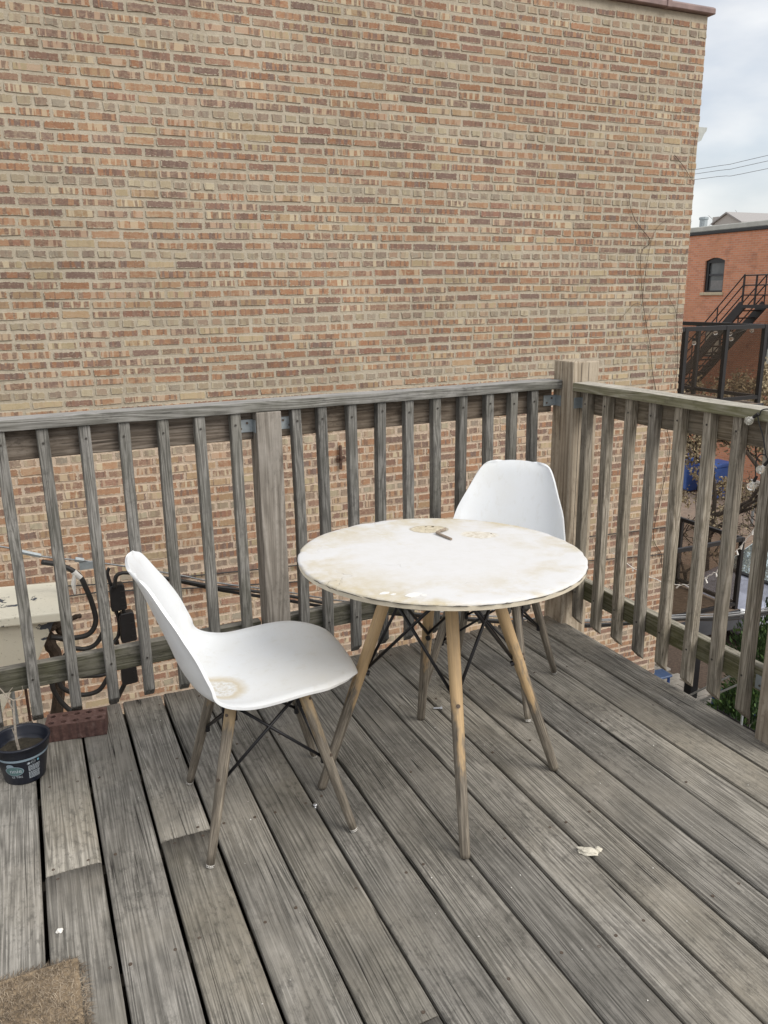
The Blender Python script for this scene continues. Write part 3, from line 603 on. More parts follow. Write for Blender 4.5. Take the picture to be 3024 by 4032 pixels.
col = g.mix(g.math('MULTIPLY', i2, .8), col, g.mix(crs, (.50, .44, .33), (.74, .71, .64)))
rim1 = g.math('MULTIPLY', g.ramp(e1, [(.43, 0.0), (.475, 1.0)]), g.ramp(e1, [(.49, 1.0), (.53, 0.0)])); col = g.mix(g.math('MULTIPLY', rim1, .7), col, (.33, .28, .19))
# hairline cracks
ckn = g.noise(g.vmath('ADD', p, (1.3, .4, 0.0)), 3.1, 4, .55)
ck = g.math('SUBTRACT', 1.0, g.math('DIVIDE', g.math('ABSOLUTE', g.math('SUBTRACT', ckn, .5)), .0022), clamp=True)
ck = g.math('MULTIPLY', ck, g.ramp(g.noise(p, 4, 2), [(.52, 0.0), (.6, 1.0)])); col = g.mix(g.math('MULTIPLY', ck, .5), col, (.33, .30, .25))
g.bump(g.math('ADD', g.math('ADD', g.math('MULTIPLY', n2, .25), g.math('MULTIPLY', g.math('ADD', i1, i2), g.math('MULTIPLY_ADD', n3, 1.2, -1.0))), g.math('MULTIPLY', ck, -1.0)), .45, .004); m_ttop = g.base(col, .6, Specular_IOR_Level=.3)
m_tedge = plain('cream_fibreboard_edge', (.56, .51, .41), .8, .12, 30, .3)
TX, TY, TZ, TR = -.0217, -.0126, .7515, .417
def ttz(x, y): return TZ-.002+TX*x+TY*y
S = 96; top_ = M(); prof = []
rng = random.Random(3)
chip = [rng.uniform(0, .004) if rng.random() < .45 else 0 for _ in range(S)]
vs_ = []; rings = [(0, 0), (.5, 0), (.93, 0), (.985, -.0002), (1.0, -.002), (1.001, -.0058)]
for ri, (fr_, dz) in enumerate(rings):
    for k_ in range(S):
        a = 2*math.pi*k_/S; r_ = TR*fr_-(chip[k_] if ri >= 3 else 0); x, y = r_*math.cos(a), r_*math.sin(a); vs_.append((x, y, ttz(x, y)+dz-(chip[k_]*.25 if ri >= 3 else 0)))
fs = [(i*S+k_, i*S+(k_+1) % S, (i+1)*S+(k_+1) % S, (i+1)*S+k_) for i in range(len(rings)-1) for k_ in range(S)]
top_.add(vs_, fs); to = top_.build('table_top', m_ttop, table, local=True, smooth=True)
ed_ = M(); vs_ = []
for ri, (dr, dz) in enumerate(((-.012, -.0062), (-.0035, -.0068), (-.002, -.0085), (-.002, -.0195), (-.006, -.021), (-.417, -.021))):
    for k_ in range(S):
        a = 2*math.pi*k_/S; r_ = TR+dr; x, y = r_*math.cos(a), r_*math.sin(a); vs_.append((x, y, ttz(x, y)+dz+(.0012*math.sin(k_*1.7) if ri in (1, 2) else 0)))
ed_.add(vs_, [(i*S+k_, i*S+(k_+1) % S, (i+1)*S+(k_+1) % S, (i+1)*S+k_) for i in range(5) for k_ in range(S)]); ed_.build('edge_band', m_tedge, to, local=True)
# lifted splits along the rim of the laminate
a0 = R(188)
while a0 < R(345):
    a1 = a0+random.uniform(R(4), R(12)); pts = []
    for i in range(6):
        a = a0+(a1-a0)*i/5; r_ = TR+.0008; x, y = r_*math.cos(a), r_*math.sin(a); pts.append((x, y, ttz(x, y)-.0062+jit(.0013)))
    M().tube(pts, [.0003, .0009, .0011, .0010, .0009, .0003], 4).build('rim_crack', m_nail, to, local=True); a0 = a1+random.uniform(0, R(5))
for (x, y, s_, a) in ((-1.409, -.925, .013, .3), (-1.348, -.963, .020, 1.1), (-1.326, -.977, .008, 2), (-1.392, -.941, .007, .2)):
    x -= TC.x; y -= TC.y; pts = []
    for i in range(6):
        b = a+i*1.047; rr_ = s_*random.uniform(.7, 1.1)*(1 if i % 3 else 1.25); xx, yy = x+rr_*math.cos(b)*1.2, y+rr_*math.sin(b)*.75; pts.append((xx, yy, ttz(xx, yy)+.0003))
    M().prism(pts, (0, 0, .0011)).build('laminate_chip', plain('bare_white_chip', (.74, .74, .73), .6, .05), to, local=True)
for (x, y, s_) in ((-1.001, -.405, .007), (-1.021, -.395, .005), (-.995, -.450, .006), (-1.04, -.43, .003), (-.87, -.555, .004)):
    x -= TC.x; y -= TC.y; pts = [(x+s_*random.uniform(.5, 1)*math.cos(i*1.05), y+s_*random.uniform(.5, 1)*math.sin(i*1.05)) for i in range(6)]
    M().add([(a, b, ttz(a, b)+.0006) for a, b in pts], [tuple(range(6))]).build('pit', plain('dark_pit', (.05, .035, .022), .95), to, local=True)
LG = []
for i, a in enumerate((72.5, 162.5, 252.5, 342.5)):
    d = Vector((math.cos(R(a)), math.sin(R(a)), 0)); ft = d*.375; tp = d*.13+Vector((0, 0, .722)); LG.append((d, ft, tp)); v = tp-ft
    Lg = v.length; lg = M().tube([(0, 0, Lg*k) for k in (.004, .02, .25, .5, .75, 1)], [.0135, .0145, .0162, .0176, .0184, .0188], 16).build('leg', m_tleg, table, smooth=True, local=True)
    rot = v.to_track_quat('Z', 'Y'); lg.location = ft; lg.rotation_mode = 'QUATERNION'; lg.rotation_quaternion = rot; dl_ = rot.inverted() @ d; dl_.z = 0; dl_.normalize(); c_ = Vector((0, 0, Lg*.54))
    M().tube([c_+dl_*.0165, c_+dl_*.0205], .0058, 10).build('bolt_head', m_screw, lg, local=True); M().tube([c_-dl_*.015, c_-dl_*.026], .0085, 8).build('rod_clamp', m_black, lg, local=True)
fr = M()
for i in range(4):
    d0, f0, t0 = LG[i]
    for j in (-1, 1):
        d1, f1, t1 = LG[(i+j) % 4]; lo_ = d0*.224+Vector((0, 0, .398)); hi = d1*.20+Vector((0, 0, .722))
        M().tube([lo_, hi], .0050, 8).build('brace_rod', m_black, table, smooth=True, local=True)
    fr.tube([d0*.10+Vector((0, 0, .717)), d0*.24+Vector((0, 0, .717))], .008, 8); d1 = LG[(i+1) % 4][0]; fr.tube([d0*.2+Vector((0, 0, .717)), d1*.2+Vector((0, 0, .717))], .006, 8)
fr.build('top_frame', m_black, table, local=True)
# bent twig lying on the table
def tw(x, y, dz): return (x, y, TC.z+ttz(x-TC.x, y-TC.y)+dz)
tag(M().tube([tw(-.985, -.462, .006), tw(-.990, -.469, .0058), tw(-1.031, -.490, .006), tw(-1.034, -.4945, .006), tw(-1.029, -.53, .005), tw(-1.0235, -.572, .0045)], [.0038, .0042, .0042, .0042, .0044, .004], 7).build('twig', plain('grey_brown_twig', (.26, .21, .165), .85, .3, 90, .3)), 'short bent grey brown twig lying on the white table top', 'twig')

# ------------------------------------------------------------------ loose things on the deck
m_bit = plain('pale_rubble', (.58, .55, .47), .9, .15, 40, .5)
def rock(name, c, sx_, sy_, sz, seed, label, cat, group, mat=m_bit, rz=0):
    bm = bmesh.new(); bmesh.ops.create_icosphere(bm, subdivisions=3, radius=1)
    for v in bm.verts:
        d = 1+.45*mnoise.noise(v.co*1.6+Vector((seed, 0, 0)))+.18*mnoise.noise(v.co*4+Vector((0, seed, 0))); v.co = Vector((v.co.x*sx_*d, v.co.y*sy_*d, max(-sz*.6, v.co.z*sz*d)+sz*.6))
    bmesh.ops.rotate(bm, verts=bm.verts, cent=(0, 0, 0), matrix=Matrix.Rotation(rz, 3, 'Z'))
    me = bpy.data.meshes.new(name); bm.to_mesh(me); bm.free(); me.materials.append(mat); o = link(bpy.data.objects.new(name, me), None, c); return tag(o, label, cat, group)
rock('rubble_fragment', (-.917, -1.158, .001), .030, .012, .009, 3, 'larger of two pale crumbly fragments lying on the deck at right', 'fragment', 'pale fragments on the deck', rz=R(-38))
rock('rubble_fragment', (-.884, -1.163, .001), .011, .009, .006, 8, 'smaller of two pale crumbly fragments lying on the deck at right', 'fragment', 'pale fragments on the deck')
rock('pebble', (-2.249, -.845, .001), .0075, .006, .005, 5, 'tiny white pebble on a plank near the doormat', 'pebble', None, m_white)
m_bolt = plain('zinc_bolt', (.55, .56, .58), .3, .1, 40, Metallic=.9)
t = M().lathe([(.0065, 0), (.0075, .003), (.0055, .006), (.0035, .007)], 10, (0, 0, .001)); t.lathe([(.0035, -.022), (.0035, .001)], 8); tag(t.build('bolt', m_bolt, None, (-1.5215, -.644, .003), smooth=True), 'small zinc bolt stuck upright in the plank gap beside the near chair', 'bolt', 'loose bolts on the deck')
t = M().lathe([(.0072, 0), (.0072, .005), (.005, .007)], 6, (.018, 0, .0065), 'x'); t.tube([(-.008, 0, .0060), (.018, 0, .0062)], .0038, 8); o = t.build('bolt', m_bolt, None, (-.925, -.286, .002)); o.rotation_euler = (0, 0, R(-25)); tag(o, 'small zinc bolt lying on its side under the table', 'bolt', 'loose bolts on the deck')
dl = M()
for i in range(110):
    x, y = random.uniform(-2.5, -.1), random.uniform(-1.6, .2); s_ = random.uniform(.0008, .0022)*(1.6 if random.random() < .08 else 1); a = random.random()*6
    if abs((x/P_) % 1) < .12 or abs((x/P_) % 1) > .88: continue
    dl.add([(x+s_*math.cos(a), y+s_*math.sin(a), .0026), (x+s_*math.cos(a+2), y+s_*math.sin(a+2), .0032), (x+s_*math.cos(a+4.2), y+s_*math.sin(a+4.2), .0045), (x, y, .0015)], [(0, 1, 2), (0, 1, 3), (1, 2, 3), (2, 0, 3)])
tag(dl.build('paint_flecks', m_white), 'scatter of tiny pale flecks across the deck planks', 'debris', kind='stuff')

# brown cored brick
g = G('brown_cored_brick'); p = g.obj(); wv = g.n('TexWave', {'Vector': p, 'Scale': 11.0, 'Distortion': 1.2, 'Detail': 2.0, 'Detail Scale': 2.0}, bands_direction='X').outputs['Fac']; n = g.noise(p, 60, 5, .65)
nz = g.n('SeparateXYZ', {0: g.n('NewGeometry').outputs['Normal']}).outputs[2]; side = g.math('SUBTRACT', 1.0, g.math('ABSOLUTE', nz), clamp=True)
g.bump(g.math('ADD', g.math('MULTIPLY', g.math('MULTIPLY', wv, side), 1.6), g.math('MULTIPLY', n, .5)), .8, .006); m_cb = g.base(g.ramp(n, [(.3, (.075, .038, .033)), (.55, (.125, .068, .058)), (.75, (.19, .125, .11))]), .9)
BLn, BW, BH = .200, .092, .060; t = M(); cw, cd = BLn/5, BW/2
for i in range(5):
    for j in range(2):
        x0, y0 = -BLn/2+i*cw, -BW/2+j*cd; cx_, cy_ = x0+cw/2, y0+cd/2; ring = []; bd = []; lo_ = []
        for k_ in range(16):
            a = 2*math.pi*k_/16; ca, sa = math.cos(a), math.sin(a); ring.append((cx_+.0105*ca, cy_+.0088*sa, BH+jit(.0006))); lo_.append((cx_+.0105*ca, cy_+.0088*sa, .004))
            m_ = max(abs(ca), abs(sa)); bd.append((cx_+ca/m_*cw/2, cy_+sa/m_*cd/2, BH))
        t.add(bd+ring+lo_, [(k_, (k_+1) % 16, 16+(k_+1) % 16, 16+k_) for k_ in range(16)]+[(16+k_, 16+(k_+1) % 16, 32+(k_+1) % 16, 32+k_) for k_ in range(16)]+[tuple(32+k_ for k_ in range(16))])
NB = 28
for (xa, ya, xb, yb) in ((-BLn/2, -BW/2, BLn/2, -BW/2), (BLn/2, -BW/2, BLn/2, BW/2), (BLn/2, BW/2, -BLn/2, BW/2), (-BLn/2, BW/2, -BLn/2, -BW/2)): t.add([(xa, ya, 0), (xb, yb, 0), (xb, yb, BH), (xa, ya, BH)], [(0, 1, 2, 3)])
o = t.build('brick', m_cb, None, (-2.140, .120, .002)); o.name = 'cored_brick'; o.rotation_euler = (0, 0, R(-9)); tag(o, 'loose brown cored brick with ten holes standing on the deck by the black pot', 'brick')

# plant pot with a dead twig
PC = Vector((-2.314, -.085, .002)); pot = tag(empty('plant_pot', PC), 'black plastic nursery pot with printed label and a dead stem', 'plant pot')
RB, RT, PH = .062, .0845, .135
def pr(z): return RB+(RT-RB)*z/PH
m_pot = plain('dark_navy_pot_plastic', (.010, .013, .024), .38, .15, 20)
M().lathe([(.05, .004), (RB-.002, .0), (RB, .004), (pr(.10), .10), (pr(.105)+.004, .1055), (RT+.001, .128), (RT+.0045, .1295), (RT+.0045, .135), (RT-.001, .1362), (RT-.004, .130), (pr(.108)-.003, .108), (pr(.105)-.006, .104), (pr(.09)-.004, .088), (.0005, .086)], 48).build('pot_body', m_pot, pot, local=True, smooth=True)
t = M(); bm = []
for i in range(10):
    for k_ in range(24):
        a = 2*math.pi*k_/24; r_ = (pr(.09)-.005)*i/9; x, y = r_*math.cos(a), r_*math.sin(a); bm.append((x, y, .092+.006*mnoise.noise((x*40, y*40, 1))+.004*mnoise.noise((x*120, y*120, 3))))
t.add(bm, [(i*24+k_, i*24+(k_+1) % 24, (i+1)*24+(k_+1) % 24, (i+1)*24+k_) for i in range(9) for k_ in range(24)]); t.build('soil', plain('potting_soil', (.045, .038, .026), .95, .4, 90, .8), pot, local=True)
m_print = plain('blue_grey_print', (.23, .30, .36), .5, .05); m_print2 = plain('pale_print', (.42, .47, .52), .5, .05); m_oval = plain('teal_oval_print', (.085, .155, .16), .5, .05); m_drop = plain('sky_blue_print', (.16, .42, .55), .5, .05)
VA = math.atan2(CAM.y-PC.y, CAM.x-PC.x)
def onpot(u, z, e=.0005):  # u metres to the right of the pot's camera side, z height
    r_ = pr(z)+e; a = VA+u/pr(.06); return (r_*math.cos(a), r_*math.sin(a), z)
t = M(); NS = 96
t.add([onpot(2*math.pi*pr(.06)*k_/NS, .0885) for k_ in range(NS)]+[onpot(2*math.pi*pr(.06)*k_/NS, .0965) for k_ in range(NS)], [(k_, (k_+1) % NS, NS+(k_+1) % NS, NS+k_) for k_ in range(NS)]); t.build('label_band', m_print, pot, local=True)
def patch(pts, name, mat, e): t_ = M(); t_.add([onpot(u, z, e) for u, z in pts], [tuple(range(len(pts)))]); return t_.build(name, mat, pot, local=True)
def rows(u0, u1, z, h, n): return [(u0+(u1-u0)*i/n, z) for i in range(n+1)], [(u0+(u1-u0)*i/n, z+h) for i in range(n+1)]
def strip(t_, u0, u1, z, h, n=6, e=.0006):
    a, b = rows(u0, u1, z, h, n); t_.add([onpot(u, zz, e) for u, zz in a+b], [(i, i+1, n+2+i, n+1+i) for i in range(n)])
t = M()
for i in range(11):
    z = .066-.0043*i-(.002 if i > 4 else 0); u = .010
    while u < .046-(.004 if i in (4, 10) else 0): w = random.uniform(.003, .008); strip(t, u, min(u+w, .047), z, .0022, 3); u += w+.001
t.build('printed_text', m_print2, pot, local=True)
def blob(cu, cz, a, b, n=28): return [(cu+a*math.cos(2*math.pi*i/n), cz+b*math.sin(2*math.pi*i/n)) for i in range(n)]
def disc(cu, cz, a, b, name, mat, e):
    t_ = M(); n = 28; q = [onpot(cu, cz, e)]
    for f_ in (.5, 1): q += [onpot(cu+a*f_*math.cos(2*math.pi*i/n), cz+b*f_*math.sin(2*math.pi*i/n), e) for i in range(n)]
    t_.add(q, [(0, 1+i, 1+(i+1) % n) for i in range(n)]+[(1+i, 1+n+i, 1+n+(i+1) % n, 1+(i+1) % n) for i in range(n)]); return t_.build(name, mat, pot, local=True)
disc(-.032, .056, .029, .0175, 'logo_border', m_print, .0005); disc(-.032, .056, .0265, .0155, 'logo_oval', m_oval, .0009)
disc(-.042, .073, .012, .009, 'logo_border', m_print, .0004); disc(.0125, .0775, .0035, .0035, 'sun_icon', m_print2, .0006); disc(.041, .080, .0030, .0042, 'drop_icon', m_drop, .0006)
t = M()
for i in range(8): a = i*math.pi/4; strip(t, .0125+.0052*math.cos(a)-.0007, .0125+.0052*math.cos(a)+.0007, .0775+.0052*math.sin(a)-.0007, .0014, 1)
for i in range(20):
    a = i*math.pi/10; strip(t, .026+.0062*math.cos(a)-.0007, .026+.0062*math.cos(a)+.0007, .079+.0062*math.sin(a)-.0006, .0012, 1)
strip(t, .020, .032, .0785, .0012, 4); t.build('icon_marks', m_print2, pot, local=True)
def text_on_pot(s_, u0, z0, h, mat, e):
    cu = bpy.data.curves.new('txt', 'FONT'); cu.body = s_; cu.size = 1; cu.resolution_u = 2; to_ = bpy.data.objects.new('txt', cu); C.objects.link(to_)
    dg = bpy.context.evaluated_depsgraph_get(); me_ = bpy.data.meshes.new_from_object(to_.evaluated_get(dg)); bpy.data.objects.remove(to_)
    for v in me_.vertices: v.co = onpot(u0+v.co.x*h, z0+v.co.y*h, e)
    me_.materials.append(mat); o_ = bpy.data.objects.new('lettering', me_); C.objects.link(o_); o_.parent = pot; return o_
text_on_pot('nnie', -.046, .050, .022, m_print2, .0014); text_on_pot('LE TIRS', -.044, .030, .011, m_print2, .0008)
m_stem = plain('pale_dead_stem', (.36, .32, .27), .85, .25, 120, .3); y_ = -.002
def stem(pts, r0, r1, nm):
    q = crom([(x-PC.x, y_+jit(.003), z-.002) for x, z in pts], 4); M().tube(q, [r0+(r1-r0)*i/(len(q)-1) for i in range(len(q))], 6).build(nm, m_stem, pot, local=True)
stem([(-2.322, .09), (-2.326, .14), (-2.323, .192), (-2.321, .23), (-2.318, .268)], .0046, .003, 'stem'); stem([(-2.318, .268), (-2.334, .286), (-2.343, .305), (-2.356, .33)], .003, .0013, 'branch'); stem([(-2.318, .268), (-2.300, .276), (-2.288, .29), (-2.287, .312)], .0017, .001, 'branch')
stem([(-2.334, .286), (-2.326, .300), (-2.314, .313)], .0016, .0008, 'branch'); stem([(-2.324, .24), (-2.330, .262), (-2.338, .285), (-2.352, .292)], .0026, .001, 'branch'); stem([(-2.326, .145), (-2.331, .162), (-2.333, .176)], .0022, .001, 'branch')

# coir doormat
g = G('coir'); n = g.noise(g.obj(), 60, 4, .7); n2 = g.noise(g.obj(), 6, 3); m_coir = g.base(g.ramp(g.math('ADD', g.math('MULTIPLY', n, .6), g.math('MULTIPLY', n2, .4)), [(.3, (.12, .088, .056)), (.52, (.25, .19, .125)), (.72, (.40, .315, .215))]), .95)
mat_ = tag(empty('doormat', (-2.43, -1.2, .002)), 'frayed brown coir doormat corner lying on the planks', 'doormat')
X1, X0, Y1, Y0 = -2.214, -2.78, -.955, -1.62
M().box(X0, X1, Y0, Y1, .003, .012).build('mat_base', m_coir, mat_, (0, 0, 0), bevel=.004)
fv, ff, fa = [], [], []
for i in range(26000):
    x, y = random.uniform(X0, X1+.012), random.uniform(Y0, Y1+.010)
    if y < -1.45: continue
    dx_, dy_ = X1+.008-x, Y1+.008-y
    if dx_ < .05 and dy_ < .05 and (dx_-.05)**2+(dy_-.05)**2 > .05**2: continue
    e_ = min(dx_, dy_); l = random.uniform(.012, .026); a = random.random()*6.283; z0 = .009 if e_ > .012 else .004; hgt = random.uniform(.002, .011)*(1 if e_ > .015 else .4); w = .0006
    if e_ < .015: a = random.uniform(-.9, 1.9)
    ca, sa = math.cos(a), math.sin(a); b = len(fv); m1 = (x+ca*l*.5, y+sa*l*.5, z0+hgt); e2_ = (x+ca*l+jit(.004), y+sa*l+jit(.004), z0+hgt*random.uniform(.2, .9))
    fv += [(x-sa*w, y+ca*w, z0), (x+sa*w, y-ca*w, z0), (m1[0]-sa*w, m1[1]+ca*w, m1[2]), (m1[0]+sa*w, m1[1]-ca*w, m1[2]), e2_]; ff += [(b, b+1, b+3, b+2), (b+2, b+3, b+4)]; fa += [min(1, max(0, random.random()*.75+.5*mnoise.noise((x*9, y*9, 0))+.12))]*5
g = G('coir_fibre'); m_fib = g.base(g.ramp(g.n('Attribute', attribute_name='v').outputs[2], [(0, (.07, .055, .040)), (.5, (.195, .152, .108)), (1, (.42, .35, .265))]), .9)
me = mesh('fibres', fv, ff, m_fib); a = me.attributes.new('v', 'FLOAT', 'POINT'); a.data.foreach_set('value', fa)
o = link(bpy.data.objects.new('fibres', me), mat_, (0, 0, 0)); o['kind'] = 'stuff'

# ------------------------------------------------------------------ globe string lights on the right railing
g = G('clear_bulb_glass'); m_bulb = g.base((.93, .92, .86), .08, Transmission_Weight=.75, IOR=1.3, Specular_IOR_Level=.6)
sl = tag(empty('string_lights', (-.04, -.82, 1.1)), 'black string of clear globe bulbs draped over the right railing', 'string lights')
def bulb(c, d, parent):
    c = Vector(c); d = Vector(d).normalized(); b = M().sphere(c, .0142, 14, 10).build('bulb', m_bulb, parent, (0, 0, 0), smooth=True)
    M().tube([c+d*.0125, c+d*.020], .0058, 8).build('collar', m_white, b, (0, 0, 0)); M().tube([c+d*.019, c+d*.040], [.0056, .0048], 8).build('socket', m_blackp, b, (0, 0, 0)); M().sphere(c, .0045, 8, 6).build('filament', m_white, b, (0, 0, 0))
bulb((-.050, -.781, 1.074), (.1, -.9, .8), sl); bulb((-.050, -.846, .925), (.1, -.6, .9), sl); bulb((-.055, -.822, .866), (.0, -.45, 1), sl)
M().tube(crom([(.07, -1.0, 1.13), (.05, -.93, 1.118), (.01, -.86, 1.116), (-.034, -.818, 1.114), (-.041, -.812, 1.095), (-.044, -.806, 1.102), (-.043, -.815, 1.07), (-.042, -.835, 1.03), (-.043, -.85, .985), (-.046, -.853, .975), (-.048, -.835, .972), (-.05, -.826, .95), (-.05, -.828, .915), (-.052, -.832, .90)], 5), .0022, 6).build('wire', m_rub, sl, (0, 0, 0), smooth=True)
M().tube(crom([(-.046, -.853, .975), (-.05, -.868, .965), (-.05, -.88, .955), (-.045, -.90, .97)], 5), .0022, 6).build('wire', m_rub, sl, (0, 0, 0), smooth=True)

# ------------------------------------------------------------------ service cables beyond the railing
gw = tag(empty('guy_wire', (-2.2, 1.1, .38)), 'steel guy wire with clamps stretched behind the railing past the black splice boxes', 'wire')
path = [(-2.9, 1.1, .62), (-2.329, 1.1, .435), (-2.186, 1.1, .372), (-2.014, 1.1, .325), (-1.851, 1.1, .275), (-1.6, 1.1, .191), (-1.407, 1.1, .118), (-1.072, 1.1, .015), (-.71, 1.1, -.105), (.1, 1.1, -.33), (.857, 1.1, -.498), (1.61, 1.1, -.605), (2.244, 1.1, -.694), (3.2, 1.1, -.72), (6, 1.1, -.70)]
q = crom(path, 6); M().tube(q, .0045, 6).build('strand', m_steel, gw, (0, 0, 0), smooth=True)
for i, (a, b, r_) in enumerate((((-2.285, .412), (-2.19, .375), .011), ((-2.05, .337), (-2.015, .326), .013))): M().box(0, 0, 0, 0, 0, 0); M().tube([(a[0], 1.1, a[1]), (b[0], 1.1, b[1])], r_, 6).build('wire_clamp', m_galv, gw, (0, 0, 0))
M().box(-2.035, -1.965, 1.09, 1.11, .285, .318).build('wire_clamp', m_galv, gw, (0, 0, 0))
cb = [(p_[0], 1.085, p_[2]) for p_ in path]
for i, (dz, dy, lab) in enumerate(((-.022, .0, 'upper black cable of the bundle hanging with the steel wire behind the railing'), (-.042, .02, 'lower black cable of the bundle hanging with the steel wire behind the railing'))):
    pts = [(x, y+dy, z+dz+.008*math.sin(x*4+i*2)) for x, y, z in cb if x > -1.86]; tag(M().tube(crom([(-1.89, 1.11+dy, .17)] + pts, 6), .0085, 7).build('black_cable', m_rub, smooth=True), lab, 'cable', 'black cables behind the railing')
tag(M().tube(crom([(.4, 1.12, -.415), (.857, 1.12, -.515), (1.61, 1.12, -.630), (2.244, 1.12, -.722), (3.2, 1.12, -.75), (6, 1.12, -.74)], 6), .0075, 7).build('grey_cable', plain('grey_cable_jacket', (.42, .42, .41), .5), smooth=True), 'pale grey cable running just under the steel wire at right', 'cable')
def loop(pts, r_, lab, y=1.2): tag(M().tube(crom([(x, y+jit(.01), z) for x, z in pts], 6), r_, 9).build('cable_loop', m_rub, smooth=True), lab, 'cable', 'looped black cables behind the railing')
loop([(-2.19, .318), (-2.108, .282), (-2.041, .228), (-2.015, .160), (-1.995, .074), (-1.988, -.019), (-2.028, -.077), (-2.114, -.082), (-2.20, -.06)], .0125, 'thick black cable wrapped with white tape curving down behind the railing')
M().tube([(-2.060, 1.2, .247), (-2.033, 1.2, .212)], .0142, 9).build('tape', m_white, bpy.data.objects['cable_loop'], (0, 0, 0)); M().tube([(-2.058, 1.195, .235), (-2.068, 1.19, .19), (-2.066, 1.19, .14)], [.008, .011, .004], 6).build('tape_tail', m_white, bpy.data.objects['cable_loop'], (0, 0, 0))
loop([(-1.955, .26), (-1.935, .225), (-1.928, .18), (-1.942, .065), (-1.95, -.05), (-1.993, -.130), (-2.047, -.152), (-2.114, -.140), (-2.18, -.22), (-2.183, -.296), (-2.160, -.342), (-2.090, -.388), (-2.013, -.382), (-1.966, -.324), (-1.92, -.27)], .0115, 'black cable loop hanging between the first splice box and the hood')
loop([(-2.20, -.18), (-2.216, -.289), (-2.202, -.366), (-2.165, -.436), (-2.127, -.465), (-2.03, -.49), (-1.956, -.472), (-1.908, -.406), (-1.886, -.363)], .012, 'lowest black cable loop hanging under the bottom rail behind the pot')
loop([(-2.13, -.27), (-2.06, -.29), (-1.98, -.295), (-1.92, -.27), (-1.90, -.2), (-1.905, -.12)], .0105, 'inner black cable loop between bottom rail and splice boxes')
loop([(-1.905, .26), (-1.915, .235), (-1.905, .17)], .008, 'short black cable tail entering the top of the upper splice box', 1.15); loop([(-1.862, .06), (-1.86, .03), (-1.845, .0)], .008, 'short black cable joining upper and middle splice boxes', 1.15)
loop([(-1.90, .06), (-1.885, -.02), (-1.895, -.1), (-1.935, -.14)], .009, 'black cable dropping past the middle splice box', 1.17)
for (x, z0, z1, w, lab) in ((-1.880, .042, .178, .072, 'upper of three black cable splice boxes hanging behind the railing'), (-1.850, -.125, .030, .074, 'middle of three black cable splice boxes, the longest one'), (-1.866, -.345, -.215, .076, 'lowest of three black cable splice boxes, below the bottom rail')):
    bxo = tag(empty('splice_box', (x, 1.15, z0)), lab, 'splice box', 'black splice boxes behind the railing')
    M().prism([(x-w/2, 1.125, z0+.006), (x-w/2+.01, 1.125, z0), (x+w/2-.004, 1.125, z0+.004), (x+w/2, 1.125, z0+.012), (x+w/2-.003, 1.125, z1-.01), (x+w/2-.014, 1.125, z1), (x-w/2+.008, 1.125, z1-.004), (x-w/2+.003, 1.125, z1-.02)], (0, .05, 0)).build('case', m_blackp, bxo, (0, 0, 0), bevel=.004)
    for k_ in range(3): M().box(x+w/2-.022, x+w/2-.008, 1.1215, 1.1255, z0+.03+k_*.033, z0+.036+k_*.033).build('clip', m_rub, bxo, (0, 0, 0))

# cream vent hood with flaking paint
g = G('flaking_cream_paint'); p = g.obj(); n = g.noise(p, 9, 5, .6, .4); n2 = g.noise(p, 60, 5, .7)
fl = g.ramp(n, [(.63, 0.0), (.642, 1.0)]); col = g.mix(fl, (.62, .60, .51), (.055, .065, .085)); col = g.mix(g.math('MULTIPLY', g.ramp(n2, [(.60, 0.0), (.68, 1.0)]), .6), col, (.22, .20, .15))
g.bump(g.math('ADD', g.math('MULTIPLY', fl, -1.0), g.math('MULTIPLY', n2, .2)), .7, .006); m_cream = g.base(col, .7)
hd = tag(empty('vent_hood', (-2.4, 1.3, -.5)), 'cream metal vent hood with flaking paint behind the left end of the railing', 'vent hood')
M().prism([(-2.095, 1.0, .085), (-2.095, 1.42, .092), (-3.0, 1.44, .145), (-3.0, 1.02, .138)], (0, 0, .042)).build('lid', m_cream, hd, (0, 0, 0), bevel=.006, seg=2)
def frust(x0, x1, y0, y1, z0, X0_, X1_, Y0_, Y1_, z1): return M().add([(x0, y0, z0), (x1, y0, z0), (x1, y1, z0), (x0, y1, z0), (X0_, Y0_, z1), (X1_, Y0_, z1), (X1_, Y1_, z1), (X0_, Y1_, z1)], [(0, 3, 2, 1), (4, 5, 6, 7), (0, 1, 5, 4), (1, 2, 6, 5), (2, 3, 7, 6), (3, 0, 4, 7)])
frust(-2.8, -2.30, 1.10, 1.32, -.20, -2.95, -2.165, 1.04, 1.38, .09).build('body', m_cream, hd, (0, 0, 0), bevel=.003); frust(-2.72, -2.50, 1.13, 1.29, -.48, -2.8, -2.36, 1.12, 1.30, -.205).build('lower_funnel', m_cream, hd, (0, 0, 0), bevel=.003)
t = M(); t.lathe([(.10+.004*(i % 2), -.52-.012*i) for i in range(60)], 24, (-2.56, 1.21, 0)); t.build('duct', m_galv, hd, (0, 0, 0)); M().tube([(-2.40, 1.33, -.2), (-2.40, 1.33, -1.6)], .012, 8).build('conduit', m_galv, hd, (0, 0, 0)); M().tube([(-2.34, 1.36, -.25), (-2.335, 1.36, -1.5)], .007, 6).build('rusty_rod', m_rust, hd, (0, 0, 0))
m_bark = plain('dark_dead_bark', (.055, .04, .03), .95, .35, 40, .9); dv = M()
